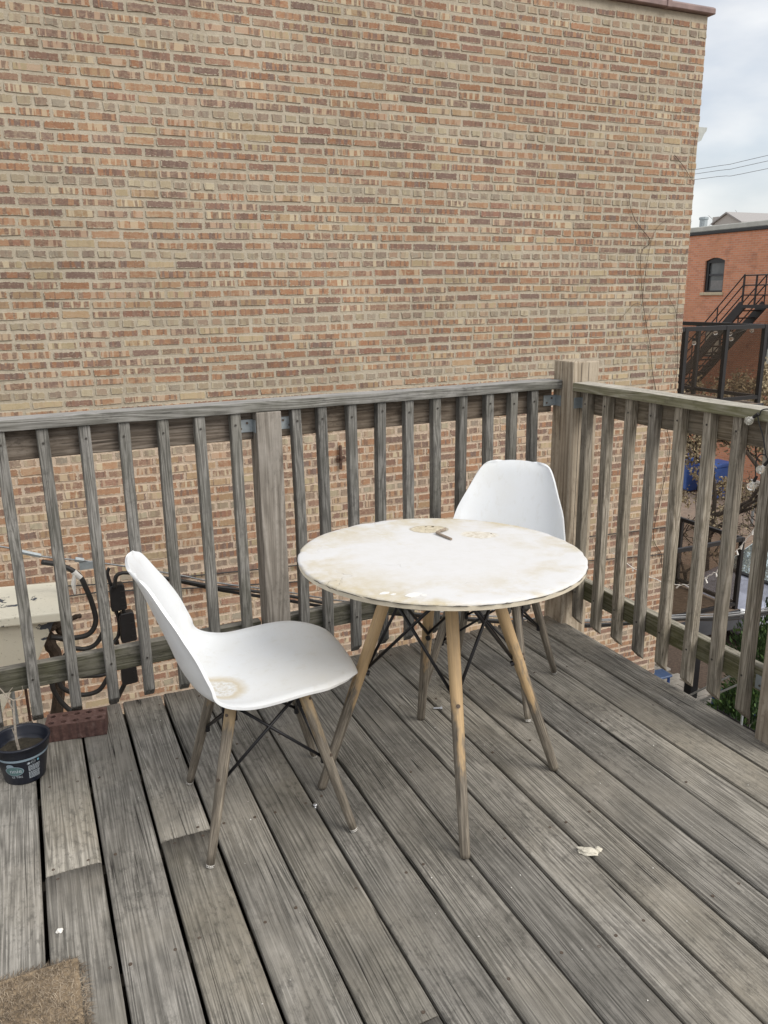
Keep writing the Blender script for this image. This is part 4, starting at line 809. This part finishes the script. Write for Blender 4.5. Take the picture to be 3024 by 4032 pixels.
for pts, r_ in (([(-2.30, 1.45, .02), (-2.20, 1.42, -.05), (-2.15, 1.40, -.10), (-2.12, 1.40, -.15)], .024), ([(-2.32, 1.44, -.06), (-2.24, 1.40, -.10), (-2.20, 1.38, -.18), (-2.18, 1.38, -.30), (-2.22, 1.4, -.6)], .03), ([(-2.26, 1.40, -.05), (-2.18, 1.38, -.13), (-2.10, 1.38, -.16)], .017), ([(-2.28, 1.4, -.09), (-2.19, 1.37, -.09), (-2.13, 1.38, -.06), (-2.05, 1.4, -.05)], .013)):
    q = crom(pts, 6); dv.tube([v_+Vector((jit(.004), jit(.004), jit(.004))) for v_ in q], [r_*random.uniform(.85, 1.1) for _ in q], 8)
tag(dv.build('dead_vine', m_bark), 'thick dark dead vine stems twisting out from behind the cream hood', 'vine')

# white mini light string sagging beyond the right railing
w = tag(empty('mini_lights', (2, 1.2, -.5)), 'white wire of unlit mini lights sagging beyond the right railing', 'string lights'); wp = [(2.0, 2.2, -.55), (2.0, 1.9, -.61), (2.0, 1.6, -.61), (2.0, 1.489, -.585), (2.0, 1.404, -.555), (2.0, 1.284, -.48), (2.0, 1.218, -.435), (2.0, 1.143, -.366), (2.0, 1.08, -.29), (2.0, 1.015, -.191), (2.0, .975, -.148), (2.0, .945, -.097), (2.0, .85, .05), (2, .7, .2)]
q = crom(wp, 5); M().tube([v_+Vector((0, jit(.006), jit(.006))) for v_ in q], .0036, 5).build('wire', m_white, w, (0, 0, 0))
for i in range(4, len(q)-6, 6): M().tube([q[i], q[i]+Vector((0, jit(.03), -.03))], [.004, .0065], 6).build('bulb', m_white, w, (0, 0, 0))

# ------------------------------------------------------------------ neighbour's rear porches with tinted wind screens
m_frame = plain('black_powder_coat', (.016, .017, .020), .35, .1, 10)
g = G('smoked_glass'); tr = g.n('BsdfTransparent', {0: (.80, .775, .75, 1)}); gl = g.n('BsdfGlossy', {0: (1, 1, 1, 1), 1: .02}); fz = g.math('MULTIPLY_ADD', g.math('POWER', g.n('LayerWeight', {0: .5}).outputs['Facing'], 4.0), .35, .025)
g.t.links.new(g.n('MixShader', {0: fz, 1: tr, 2: gl}).outputs[0], g.out.inputs[0]); m_smoke = g.m
m_pdeck = plain('porch_boards', (.20, .155, .12), .85, .2, 12)
m_grey = plain('dark_grey_paint', (.055, .058, .068), .6, .1, 8)
def porch(name, label, zf, zt, muls, fascia, y0=5.5, y1=9.2, x0=3.74, x1=7.23):
    po = tag(empty(name, ((x0+x1)/2, y0, zf)), label, 'porch', 'porches stacked behind the brick building')
    zb = zf+.06; n = 22; fw = .05
    for i in range(n):
        ya = y0-.04+(y1-y0+.04)*i/n; M().box(x0, x1+.04, ya+.004, ya+(y1-y0+.04)/n-.004, zf-.03, zf).build('floor_board', m_pdeck, po, (0, 0, 0))
    M().box(x0, x1+.03, y0-.06, y0-.042, zf-fascia, zf-.005).build('fascia', m_grey, po, (0, 0, 0)); M().box(x1+.042, x1+.06, y0-.06, y1, zf-fascia, zf-.005).build('fascia', m_grey, po, (0, 0, 0)); M().box(x0, x1, y0, y1, zf-.2, zf-.032).build('joists', m_joist, po, (0, 0, 0))
    def panel(a, b, horiz):
        for (u0, u1, v0, v1) in ((a, b, zt-.055, zt), (a, b, zb, zb+.05)):
            (M().box(u0, u1, y0-.025, y0+.025, v0, v1) if horiz else M().box(x1-.025, x1+.025, u0, u1, v0, v1)).build('screen_rail', m_frame, po, (0, 0, 0))
        (M().box(a+.02, b-.02, y0-.004, y0+.004, zb+.05, zt-.055) if horiz else M().box(x1-.004, x1+.004, a+.02, b-.02, zb+.05, zt-.055)).build('glass_pane', m_smoke, po, (0, 0, 0))
    xs = [x0]+muls+[x1]
    for a, b in zip(xs, xs[1:]): panel(a+.027, b-.027, True)
    for x in xs[1:]: M().box(x-.027, x+.027, y0-.03, y0+.03, zf, zt-.001).build('screen_post', m_frame, po, (0, 0, 0))
    ys = [y0, y0+1.2, y0+2.4, y1]
    for a, b in zip(ys, ys[1:]): panel(a+.031, b-.027, False)
    for y in ys[1:]: M().box(x1-.027, x1+.027, y-.027, y+.027, zf, zt-.001).build('screen_post', m_frame, po, (0, 0, 0))
    return po
pu = porch('porch', 'upper porch with black framed smoked glass screens beyond the right railing', -.06, 1.02, [4.6, 5.1, 5.80, 6.52], .24)
pl = porch('porch', 'lower porch with black framed smoked glass screens seen between the right balusters', -3.17, -2.04, [4.4, 5.0, 5.7, 6.42], .30)
for (x, y) in ((6.62, 5.62), (6.62, 9.0), (4.2, 5.62)): M().box(x-.07, x+.07, y-.07, y+.07, GROUND, -3.38).build('support_post', m_frame, pl, (0, 0, 0))
# bulbs strung along the upper porch
ps = tag(empty('string_lights', (6.4, 5.7, .95)), 'clear bulbs hanging inside the smoked glass screen of the upper porch', 'string lights')
for (x, z) in ((6.08, .80), (6.45, .92), (6.72, .90), (6.75, .83), (7.12, .93)): M().sphere((x, 5.62, z), .03, 10, 8).build('bulb', m_bulb, ps, (0, 0, 0), smooth=True); M().tube([(x, 5.62, z+.027), (x, 5.62, z+.06)], .012, 8).build('socket', m_blackp, ps, (0, 0, 0))
M().tube(crom([(5.8, 5.62, .98), (6.08, 5.62, .86), (6.45, 5.62, .98), (6.73, 5.62, .90), (7.12, 5.62, .98)], 5), .005, 5).build('wire', m_rub, ps, (0, 0, 0))
# grey slatted patio chair on the lower porch
m_pch = plain('grey_resin', (.14, .14, .14), .6, .1, 12); pc = tag(empty('patio_chair', (5.95, 6.35, -3.17)), 'grey slatted patio chair behind the lower porch glass', 'patio chair')
for i in range(5): M().box(5.62, 6.28, 6.06+i*.105, 6.15+i*.105, -2.77, -2.745).build('seat_slat', m_pch, pc, (0, 0, 0))
for i in range(6): M().box(5.62, 6.28, 6.60+i*.012, 6.625+i*.012, -2.70+i*.085, -2.635+i*.085).build('back_slat', m_pch, pc, (0, 0, 0))
for sx_ in (5.60, 6.27):
    for sy_ in (6.05, 6.58): M().box(sx_, sx_+.05, sy_, sy_+.05, -3.17, -2.55 if sy_ < 6.3 else -2.18).build('leg', m_pch, pc, (0, 0, 0))
    M().box(sx_-.03, sx_+.06, 6.0, 6.66, -2.55, -2.525).build('armrest', m_pch, pc, (0, 0, 0))
# steel pipe handrails below
hr = tag(empty('pipe_rail', (5.2, 3.8, -4.6)), 'grey steel pipe handrail down in the yard beside the green shrub', 'handrail')
for (a, b) in (((5.0, 4.25, -3.56), (5.0, 3.3, -2.69)), ((5.0, 4.2, -3.66), (5.0, 3.2, -2.77)), ((5.0, 4.05, -3.62), (5.0, 3.75, -3.25))): M().tube([a, b], .012, 8).build('rail', m_galv, hr, (0, 0, 0))
for (y, z) in ((4.2, -3.52), (3.3, -2.69)): M().tube([(5.0, y, GROUND), (5.0, y, z)], .014, 8).build('post', m_galv, hr, (0, 0, 0))
bf = tag(empty('iron_fence', (5.5, 3.6, GROUND)), 'low black iron fence at the foot of the green shrub', 'fence')
M().tube([(5.5, 4.1, -3.75), (5.5, 2.8, -3.75)], .015, 6).build('rail', m_frame, bf, (0, 0, 0)); M().tube([(5.5, 4.1, -4.45), (5.5, 2.8, -4.45)], .012, 6).build('rail', m_frame, bf, (0, 0, 0))
for i in range(14): M().tube([(5.5, 4.1-i*.1, GROUND), (5.5, 4.1-i*.1, -3.70)], .008, 6).build('picket', m_frame, bf, (0, 0, 0))
# blue plastic chair under the porch
m_blue = plain('blue_plastic', (.055, .13, .40), .45, .15, 6)
bc = tag(empty('blue_stool', (5.95, 5.6, GROUND)), 'blue plastic stool on the grey pavers below the deck edge', 'stool'); M().prism([(5.80, 5.44, -4.02), (6.05, 5.44, -4.02), (6.07, 5.68, -4.02), (5.82, 5.70, -4.02)], (0, 0, .035)).build('seat', plain('pale_blue_plastic', (.12, .19, .36), .35), bc, (0, 0, 0), bevel=.01)
for (x, y) in ((5.84, 5.48), (6.01, 5.48), (6.03, 5.64), (5.86, 5.65)): M().tube([(x, y, GROUND+.03), (x, y, -4.02)], [.025, .02], 8).build('leg', m_blue, bc, (0, 0, 0))
bt_ = tag(empty('blue_bench', (6.6, 4.95, GROUND)), 'low blue bench on the pavers beside the black porch post', 'bench'); M().box(6.45, 7.1, 4.78, 5.1, -4.22, -4.18).build('seat', plain('washed_blue_paint', (.22, .27, .40), .5), bt_, (0, 0, 0), bevel=.008)
for x in (6.5, 7.05): M().box(x-.025, x+.025, 4.80, 5.08, GROUND+.03, -4.22).build('leg', m_blue, bt_, (0, 0, 0))

# ------------------------------------------------------------------ plants
def leafmat(name, cols, tr_=.25):
    g = G(name); rn = g.n('Attribute', attribute_name='v').outputs[2]
    c_ = g.ramp(rn, [(i/(len(cols)-1), c) for i, c in enumerate(cols)]); m_ = g.base(c_, .7)
    return m_
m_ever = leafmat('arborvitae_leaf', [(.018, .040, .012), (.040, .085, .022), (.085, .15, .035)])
m_dry = leafmat('dry_tan_leaf', [(.16, .125, .08), (.31, .25, .155), (.46, .385, .24)])
def leaves(name, mat, items, parent, loc):
    V, Fc, at = [], [], []
    for (p_, d, n_, l, w, val) in items:
        b = len(V); s_ = d.cross(n_).normalized()*w; V += [p_, p_+d*l*.45+s_, p_+d*l+n_*l*.1, p_+d*l*.45-s_]; Fc += [(b, b+1, b+2, b+3)]; at += [val]*4
    me_ = mesh(name, V, Fc, mat); a = me_.attributes.new('v', 'FLOAT', 'POINT'); a.data.foreach_set('value', at)
    o_ = link(bpy.data.objects.new(name, me_), parent, (0, 0, 0)); return o_
def rv(): 
    while True:
        v = Vector((jit(1), jit(1), jit(1)))
        if .05 < v.length < 1: return v.normalized()
def shrub(c, rx, ry, h, n, label, seed):
    random.seed(seed); root = tag(empty('evergreen_shrub', (c[0], c[1], GROUND)), label, 'shrub', 'green shrubs in the yard'); it = []
    for i in range(n):
        cl = i % 70; random.seed(seed*1000+cl); cz = random.random(); ca = random.random()*6.283; cr_ = (1-cz**2.2)*random.uniform(.35, 1); cc_ = Vector((c[0]+rx*cr_*math.cos(ca), c[1]+ry*cr_*math.sin(ca), GROUND+.1+h*cz)); random.seed(seed*77+i)
        d = rv(); p_ = cc_+Vector((d.x*.2*rx, d.y*.2*ry, d.z*.16*h))*random.random()**.4; out = (p_-Vector((c[0], c[1], GROUND+h*.35))).normalized()
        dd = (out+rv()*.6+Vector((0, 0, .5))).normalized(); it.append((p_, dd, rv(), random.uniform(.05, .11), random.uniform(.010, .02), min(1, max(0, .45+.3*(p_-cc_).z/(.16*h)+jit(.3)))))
    leaves('crown', m_ever, it, root, None)
    M().tube([(c[0], c[1], GROUND), (c[0], c[1], GROUND+h*.8)], [.05, .015], 7).build('trunk', m_vine, root, (0, 0, 0))
    random.seed(seed+5); return root
shrub((6.75, 4.30, 0), .95, .75, 1.95, 9000, 'tall dark green evergreen shrub below the right railing', 11)
shrub((5.9, 3.95, 0), .62, .55, 1.05, 5000, 'smaller bright green shrub at the deck corner by the near right post', 12)
def tree(name, base, h, label, seed, nleaf, lsz, group=None, cat='tree', spread=.55, depth=5, lean=(0, 0)):
    random.seed(seed); root = tag(empty(name, base), label, cat, group); br_ = M(); tips = []
    def grow(p_, d, l, r_, k):
        q = [p_]; dd = d.copy()
        for i in range(4): dd = (dd+rv()*.16+Vector((0, 0, .03))).normalized(); q.append(q[-1]+dd*l/4)
        br_.tube(q, [r_*(1-.35*i/4) for i in range(5)], 6 if k < 3 else 4)
        if k >= 2: tips.extend([(q[2], dd, l), (q[4], dd, l)])
        if k < depth:
            for j in range(3 if k < 4 else 2): grow(q[-1] if j else q[3], (dd+rv()*spread*1.25).normalized(), l*random.uniform(.62, .85), r_*.62, k+1)
    grow(Vector(base), Vector((lean[0], lean[1], 1)).normalized(), h*.30, h*.017, 0)
    br_.build('trunk', m_vine, root, (0, 0, 0)); it = []
    for i in range(nleaf):
        p_, d, l = random.choice(tips); it.append((p_+rv()*l*random.random()*.45, (rv()+Vector((0, 0, -.3))).normalized(), rv(), lsz*random.uniform(.6, 1.3), lsz*.32, random.random()))
    leaves('crown', m_dry, it, root, None); random.seed(seed+1); return root
tree('dry_tree', (10.6, 9.2, GROUND), 5.2, 'half bare tree with dry tan leaves behind the lower porch', 21, 9000, .075, spread=.6, depth=5)
tree('dry_tree', (13.0, 9.6, GROUND), 5.6, 'tan leaved tree further right, partly behind the smoked glass of the upper porch', 22, 12000, .085, spread=.62, depth=5)
tree('dry_bush', (9.4, 8.6, GROUND), 2.6, 'low tangle of bare twigs in the mulch behind the porch glass', 23, 700, .06, cat='bush', spread=.8, depth=5)
tree('dry_bush', (11.4, 8.3, GROUND), 3.6, 'bare grey branching shrub between the lower porch and the parked car', 25, 1500, .06, cat='bush', spread=.85, depth=6)
tree('dry_bush', (13.4, 11.8, GROUND), 2.4, 'dry tan bush at the alley edge in front of the blue bins', 24, 1800, .08, cat='bush', spread=.8, depth=4)

# ------------------------------------------------------------------ blue bins
bin_lab = ('left one of two blue wheeled bins standing in the alley beyond the right railing', 'right one of two blue wheeled bins standing in the alley beyond the right railing')
for (x, y), lab in zip(((16.45, 15.80), (16.5, 14.72)), bin_lab):
    b = tag(empty('wheeled_bin', (x, y, GROUND)), lab, 'bin', 'blue bins in the alley'); frust(x-.28, x+.25, y-.25, y+.25, GROUND+.05, x-.36, x+.33, y-.31, y+.31, GROUND+1.0).build('body', m_blue, b, (0, 0, 0), bevel=.02)
    M().prism([(x-.42, y-.33, GROUND+1.005), (x+.38, y-.33, GROUND+1.03), (x+.36, y-.33, GROUND+1.12), (x-.1, y-.33, GROUND+1.12), (x-.40, y-.33, GROUND+1.05)], (0, .66, 0)).build('lid', m_blue, b, (0, 0, 0), bevel=.01)
    for s_ in (-1, 1): M().lathe([(.11, -.03), (.12, -.02), (.12, .02), (.11, .03)], 16, (x+.28, y+s_*.25, GROUND+.12), 'y').build('wheel', m_rub, b, (0, 0, 0))
# white notice board on a post
sg_ = tag(empty('notice_sign', (15.0, 12.0, GROUND)), 'small white notice with dark writing on a post by the alley', 'sign'); M().box(14.97, 15.0, 11.86, 12.16, -3.76, -3.33).build('board', m_white, sg_, (0, 0, 0)); M().box(15.002, 15.05, 11.98, 12.03, GROUND, -3.4).build('post', m_galv, sg_, (0, 0, 0))
def text_flat(s_, mat, parent, org, h, ux, uy):
    cu = bpy.data.curves.new('txt', 'FONT'); cu.body = s_; cu.size = 1; cu.resolution_u = 2; to_ = bpy.data.objects.new('txt', cu); C.objects.link(to_)
    me_ = bpy.data.meshes.new_from_object(to_.evaluated_get(bpy.context.evaluated_depsgraph_get())); bpy.data.objects.remove(to_)
    for v in me_.vertices: v.co = Vector(org)+Vector(ux)*v.co.x*h+Vector(uy)*v.co.y*h
    me_.materials.append(mat); o_ = bpy.data.objects.new('lettering', me_); link(o_, parent, (0, 0, 0))
text_flat('9430 34', m_blackp, sg_, (14.966, 12.145, -3.64), .075, (0, -1, 0), (0, 0, 1)); text_flat('4526', m_blackp, sg_, (14.966, 12.05, -3.70), .06, (0, -1, 0), (0, 0, 1))

# ------------------------------------------------------------------ parked silver car facing the house
car = tag(empty('parked_car', (10.7, 7.3, GROUND)), 'silver blue car parked nose towards the porch, its windscreen full of sky', 'car')
m_cp = plain('silver_blue_paint', (.42, .45, .56), .22, .04, 3, Metallic=.55, Coat_Weight=.6); g = G('car_glass'); m_cg = g.base((.10, .14, .16), .03, Specular_IOR_Level=1.0, Metallic=.75); g.set(g.b, 'Base Color', (.62, .74, .78, 1))
def loft(secs, cy):  # secs: list of (x, half width, z bottom, z top, half width top)
    t_ = M(); vs_ = []
    for x, hw, zb_, zt_, ht in secs: vs_ += [(x, cy-hw*.92, GROUND+zb_), (x, cy-hw, GROUND+zb_+(zt_-zb_)*.45), (x, cy-ht, GROUND+zt_-.02), (x, cy-ht*.8, GROUND+zt_), (x, cy+ht*.8, GROUND+zt_), (x, cy+ht, GROUND+zt_-.02), (x, cy+hw, GROUND+zb_+(zt_-zb_)*.45), (x, cy+hw*.92, GROUND+zb_)]
    n_ = len(secs); return t_.add(vs_, [(i*8+k_, i*8+(k_+1) % 8, (i+1)*8+(k_+1) % 8, (i+1)*8+k_) for i in range(n_-1) for k_ in range(8)]+[tuple(range(8))[::-1], tuple((n_-1)*8+k_ for k_ in range(8))])
CY = 7.25
loft([(8.62, .62, .38, .62, .55), (8.70, .80, .25, .72, .74), (9.1, .88, .22, .86, .82), (9.75, .90, .22, .98, .84), (10.6, .90, .22, .98, .85), (12.2, .90, .24, 1.0, .84), (12.75, .84, .30, .95, .78), (12.85, .74, .42, .85, .7)], CY).build('body', m_cp, car, (0, 0, 0), smooth=False, bevel=.02, seg=2)
gh = [(9.70, .78, .96), (10.45, .62, 1.46), (11.7, .62, 1.46), (12.55, .74, .99)]
M().add([(10.42, CY-.60, GROUND+1.455), (11.72, CY-.60, GROUND+1.455), (11.72, CY+.60, GROUND+1.455), (10.42, CY+.60, GROUND+1.455), (10.5, CY-.54, GROUND+1.49), (11.6, CY-.54, GROUND+1.49), (11.6, CY+.54, GROUND+1.49), (10.5, CY+.54, GROUND+1.49)], [(0, 3, 2, 1), (4, 5, 6, 7), (0, 1, 5, 4), (1, 2, 6, 5), (2, 3, 7, 6), (3, 0, 4, 7)]).build('roof', m_cp, car, (0, 0, 0))
def quad(a, b, c_, d, nm, mt, th=.02):
    a, b, c_, d = map(Vector, (a, b, c_, d)); n_ = (b-a).cross(d-a).normalized()*th; M().prism([a, b, c_, d], n_).build(nm, mt, car, (0, 0, 0))
z_ = GROUND; quad((9.70, CY-.76, z_+.97), (9.70, CY+.76, z_+.97), (10.42, CY+.60, z_+1.45), (10.42, CY-.60, z_+1.45), 'windscreen', m_cg); quad((12.52, CY-.72, z_+1.0), (12.52, CY+.72, z_+1.0), (11.72, CY+.60, z_+1.45), (11.72, CY-.60, z_+1.45), 'rear_window', m_cg, -.02)
for s_ in (-1, 1):
    quad((9.74, CY+s_*.80, z_+.97), (12.48, CY+s_*.78, z_+1.0), (11.72, CY+s_*.61, z_+1.45), (10.42, CY+s_*.61, z_+1.45), 'side_window', m_cg, .02*s_); M().sphere((8.72, CY+s_*.62, z_+.66), .09, 10, 8).build('headlight', plain('headlight_lens', (.75, .77, .8), .1), car, (0, 0, 0), smooth=True)
    M().box(9.95, 10.1, CY+s_*.92-.08, CY+s_*.92+.08, z_+1.0, z_+1.12).build('mirror', m_cp, car, (0, 0, 0), bevel=.02)
    for x in (9.4, 12.0): wl_ = M().lathe([(.22, -.1), (.31, -.09), (.31, .09), (.22, .1)], 24, (x, CY+s_*.82, z_+.31), 'y').build('wheel', m_rub, car, (0, 0, 0)); M().lathe([(.05, -.105), (.2, -.102), (.2, .102), (.05, .105)], 16, (x, CY+s_*.82, z_+.31), 'y').build('rim', m_galv, wl_, (0, 0, 0))
M().box(9.60, 9.70, CY-.72, CY+.72, z_+.955, z_+.985).build('cowl', m_blackp, car, (0, 0, 0)); M().box(8.60, 8.66, CY-.45, CY+.45, z_+.44, z_+.56).build('grille', m_blackp, car, (0, 0, 0))

# ------------------------------------------------------------------ red brick building with iron stair
g = G('red_brick'); p = g.obj(); pv = g.n('CombineXYZ', {0: g.n('SeparateXYZ', {0: p}).outputs[1], 1: g.n('SeparateXYZ', {0: p}).outputs[2], 2: 0.0}).outputs[0]
bt2 = g.n('TexBrick', {'Vector': pv, 'Color1': (.70, .30, .175, 1), 'Color2': (.54, .22, .13, 1), 'Mortar': (.58, .40, .31, 1), 'Scale': 1.0, 'Mortar Size': .010, 'Mortar Smooth': .3, 'Bias': -.1, 'Brick Width': .21, 'Row Height': .069})
n = g.noise(p, 1.3, 6, .65); col = g.mix(g.math('MULTIPLY', g.ramp(n, [(.42, 0.0), (.7, 1.0)]), .55), bt2.outputs[0], (.56, .27, .15)); col = g.mix(g.math('MULTIPLY', g.ramp(g.noise(p, 2.1, 5, .6), [(.55, 0.0), (.75, 1.0)]), .5), col, (.20, .085, .055))
g.bump(bt2.outputs[1], -.4, .01); m_red = g.base(col, .9)
RX, RY0, RY1, RZ = 19.0, 4.0, 34.0, 3.24
rb = tag(empty('red_building', (RX, 17, GROUND)), 'red brick building with an arched window and pale parapet across the alley', 'building')
WA = (17.53, 18.36, 1.41, 2.50)     # window opening y0,y1,z0,z1
t = M(); t.box(RX, RX+9, RY0, WA[0], GROUND, RZ); t.box(RX, RX+9, WA[1], RY1, GROUND, RZ); t.box(RX, RX+9, WA[0], WA[1], GROUND, WA[2]); t.box(RX+.18, RX+9, WA[0], WA[1], WA[2], RZ)
arch = [(RX, WA[0], RZ), (RX, WA[0], WA[3]-.10)]+[(RX, WA[0]+(WA[1]-WA[0])*i/10, WA[3]-.10+.10*math.sin(math.pi*i/10)) for i in range(1, 10)]+[(RX, WA[1], WA[3]-.10), (RX, WA[1], RZ)]
t.prism(arch, (.18, 0, 0)); t.build('wall', m_red, rb, (0, 0, 0))
wf = M().box(RX+.06, RX+.12, WA[0], WA[0]+.07, WA[2], WA[3]-.10).box(RX+.06, RX+.12, WA[1]-.12, WA[1], WA[2], WA[3]-.10).box(RX+.06, RX+.12, WA[0]+.07, WA[1]-.12, WA[3]-.16, WA[3]-.0).box(RX+.06, RX+.12, WA[0]+.07, WA[1]-.12, WA[2], WA[2]+.05).build('window', m_frame, rb, (0, 0, 0))
M().box(RX+.08, RX+.11, WA[0]+.07, WA[1]-.12, 1.93, 1.99).build('sash_bar', m_grey, wf, (0, 0, 0)); M().box(RX+.125, RX+.13, WA[0]+.05, WA[1]-.1, WA[2]+.03, WA[3]-.1).build('pane', plain('window_glass', (.11, .12, .125), .08, .2, 3), wf, (0, 0, 0)); M().box(RX+.11, RX+.122, WA[0]+.1, WA[1]-.2, 1.46, 1.78).build('blind', plain('grey_blind', (.22, .22, .22), .7), wf, (0, 0, 0))
M().box(RX-.07, RX+.05, WA[0]-.06, WA[1]+.08, WA[2]-.10, WA[2]-.002).build('window_sill', plain('pale_stone_sill', (.55, .48, .34), .85), rb, (0, 0, 0), bevel=.01)
M().box(RX-.06, RX+9, RY0-.05, RY1, RZ+.002, RZ+.10).build('gutter', m_frame, rb, (0, 0, 0), bevel=.01); M().box(RX-.03, RX+9, RY0-.03, RY1, RZ+.102, RZ+.27).build('parapet_cap', plain('pale_roof_coating', (.48, .49, .46), .8, .15, 2), rb, (0, 0, 0), bevel=.02)
for (ya, yb, za, zb2, mt) in ((17.45, 18.0, -.62, .12, plain('beige_shade', (.52, .49, .41), .8)), (14.6, 15.5, -1.6, .2, m_cg), (20.0, 20.9, -.9, .7, m_grey)):
    w_ = M().box(RX-.02, RX-.004, ya-.07, yb+.07, za-.07, zb2+.07).build('window', m_grey, rb, (0, 0, 0)); M().box(RX-.034, RX-.022, ya, yb, za, zb2).build('pane', mt, w_, (0, 0, 0))
M().lathe([(.14, 0), (.14, .42), (.17, .43), (.17, .5), (.11, .52)], 12, (RX+2.0, 20.6, RZ+.27)).build('roof_vent', m_galv, rb, (0, 0, 0))
m_iron = plain('black_stair_iron', (.022, .020, .022), .5, .2, 6)
st = tag(empty('iron_stair', (18.2, 15.5, GROUND)), 'black iron stair with railings climbing the red building', 'stair'); LZ, LY = 1.04, 15.42
M().box(17.55, 18.95, 12.4, LY, LZ-.09, LZ).build('landing', m_iron, st, (0, 0, 0)); SL = Vector((0, 1, -1.02)).normalized()
for x in (17.6, 18.5):
    a = Vector((x, LY-.02, LZ)); b = a+SL*5.2; w_ = Vector((0, .74, .72))*.13
    M().prism([a-w_, a+w_, b+w_, b-w_], (.05, 0, 0)).build('stringer', m_iron, st, (0, 0, 0))
    for h_ in (.30, .58, .86): M().tube([a+Vector((0, 0, h_)), b+Vector((0, 0, h_))], .019, 6).build('handrail', m_iron, st, (0, 0, 0))
    for k_ in (0, 1.3, 2.6, 3.9): M().tube([a+SL*k_, a+SL*k_+Vector((0, 0, .88))], .022, 6).build('baluster', m_iron, st, (0, 0, 0))
for i in range(16): c_ = Vector((17.65, LY-.02, LZ))+SL*(.25+.31*i); M().box(17.65, 18.5, c_.y-.11, c_.y+.11, c_.z-.015, c_.z+.015).build('tread', m_iron, st, (0, 0, 0))
for i, y in enumerate((15.40, 14.95, 14.2, 13.4, 12.5)): M().tube([(17.6, y, LZ-.05), (17.6, y, LZ+.84)], .033, 6).build('baluster', m_iron, st, (0, 0, 0))
for h_ in (.28, .56, .84): M().tube([(17.6, 15.40, LZ+h_), (17.6, 12.5, LZ+h_)], .019, 6).build('handrail', m_iron, st, (0, 0, 0))
M().tube([(18.9, 14.9, LZ-.1), (17.7, 13.9, LZ-1.3)], .03, 6).build('brace', m_iron, st, (0, 0, 0)); M().tube([(17.6, 12.5, GROUND), (17.6, 12.5, LZ-.09)], .05, 8).build('column', m_iron, st, (0, 0, 0))
# far gabled house and chimney stack
fh = tag(empty('far_house', (64, 56.8, GROUND)), 'distant pale gabled house showing over the red building parapet', 'house'); m_fh = plain('pale_siding', (.46, .44, .42), .8)
M().prism([(60, 58.3, GROUND), (60, 55.2, GROUND), (60, 55.2, 7.5), (60, 56.84, 8.35), (60, 58.3, 7.62)], (8, 0, 0)).build('wall', m_fh, fh, (0, 0, 0))
M().prism([(59.8, 58.6, 7.50), (59.8, 56.84, 8.38), (59.8, 54.9, 7.38), (59.8, 54.9, 7.5), (59.8, 56.84, 8.52), (59.8, 58.6, 7.62)], (8.4, 0, 0)).build('roof', plain('grey_shingle', (.33, .32, .32), .9), fh, (0, 0, 0))
M().box(60.5, 61.1, 58.3, 59.1, 6, 8.25).build('chimney', m_fh, fh, (0, 0, 0))
tree('bare_tree', (75, 73, GROUND), 15.5, 'distant bare tree beside the gabled house', 31, 10, .1, spread=.6, depth=5)
# overhead lines
for i, (z0, z1) in enumerate(((7.34, 7.36), (7.13, 7.12), (6.865, 6.79))):
    tag(M().tube(crom([(30, 75, z0+1.6), (30, 50, z0+.45), (30, 30.4, z0), (30, 26, z1), (30, 5, z1+.7)], 6), .011, 5).build('power_line', plain('weathered_line', (.12, .12, .125), .7)), ('upper', 'middle', 'lowest')[i]+' of three thin overhead lines crossing the sky at right', 'power line', 'overhead lines')
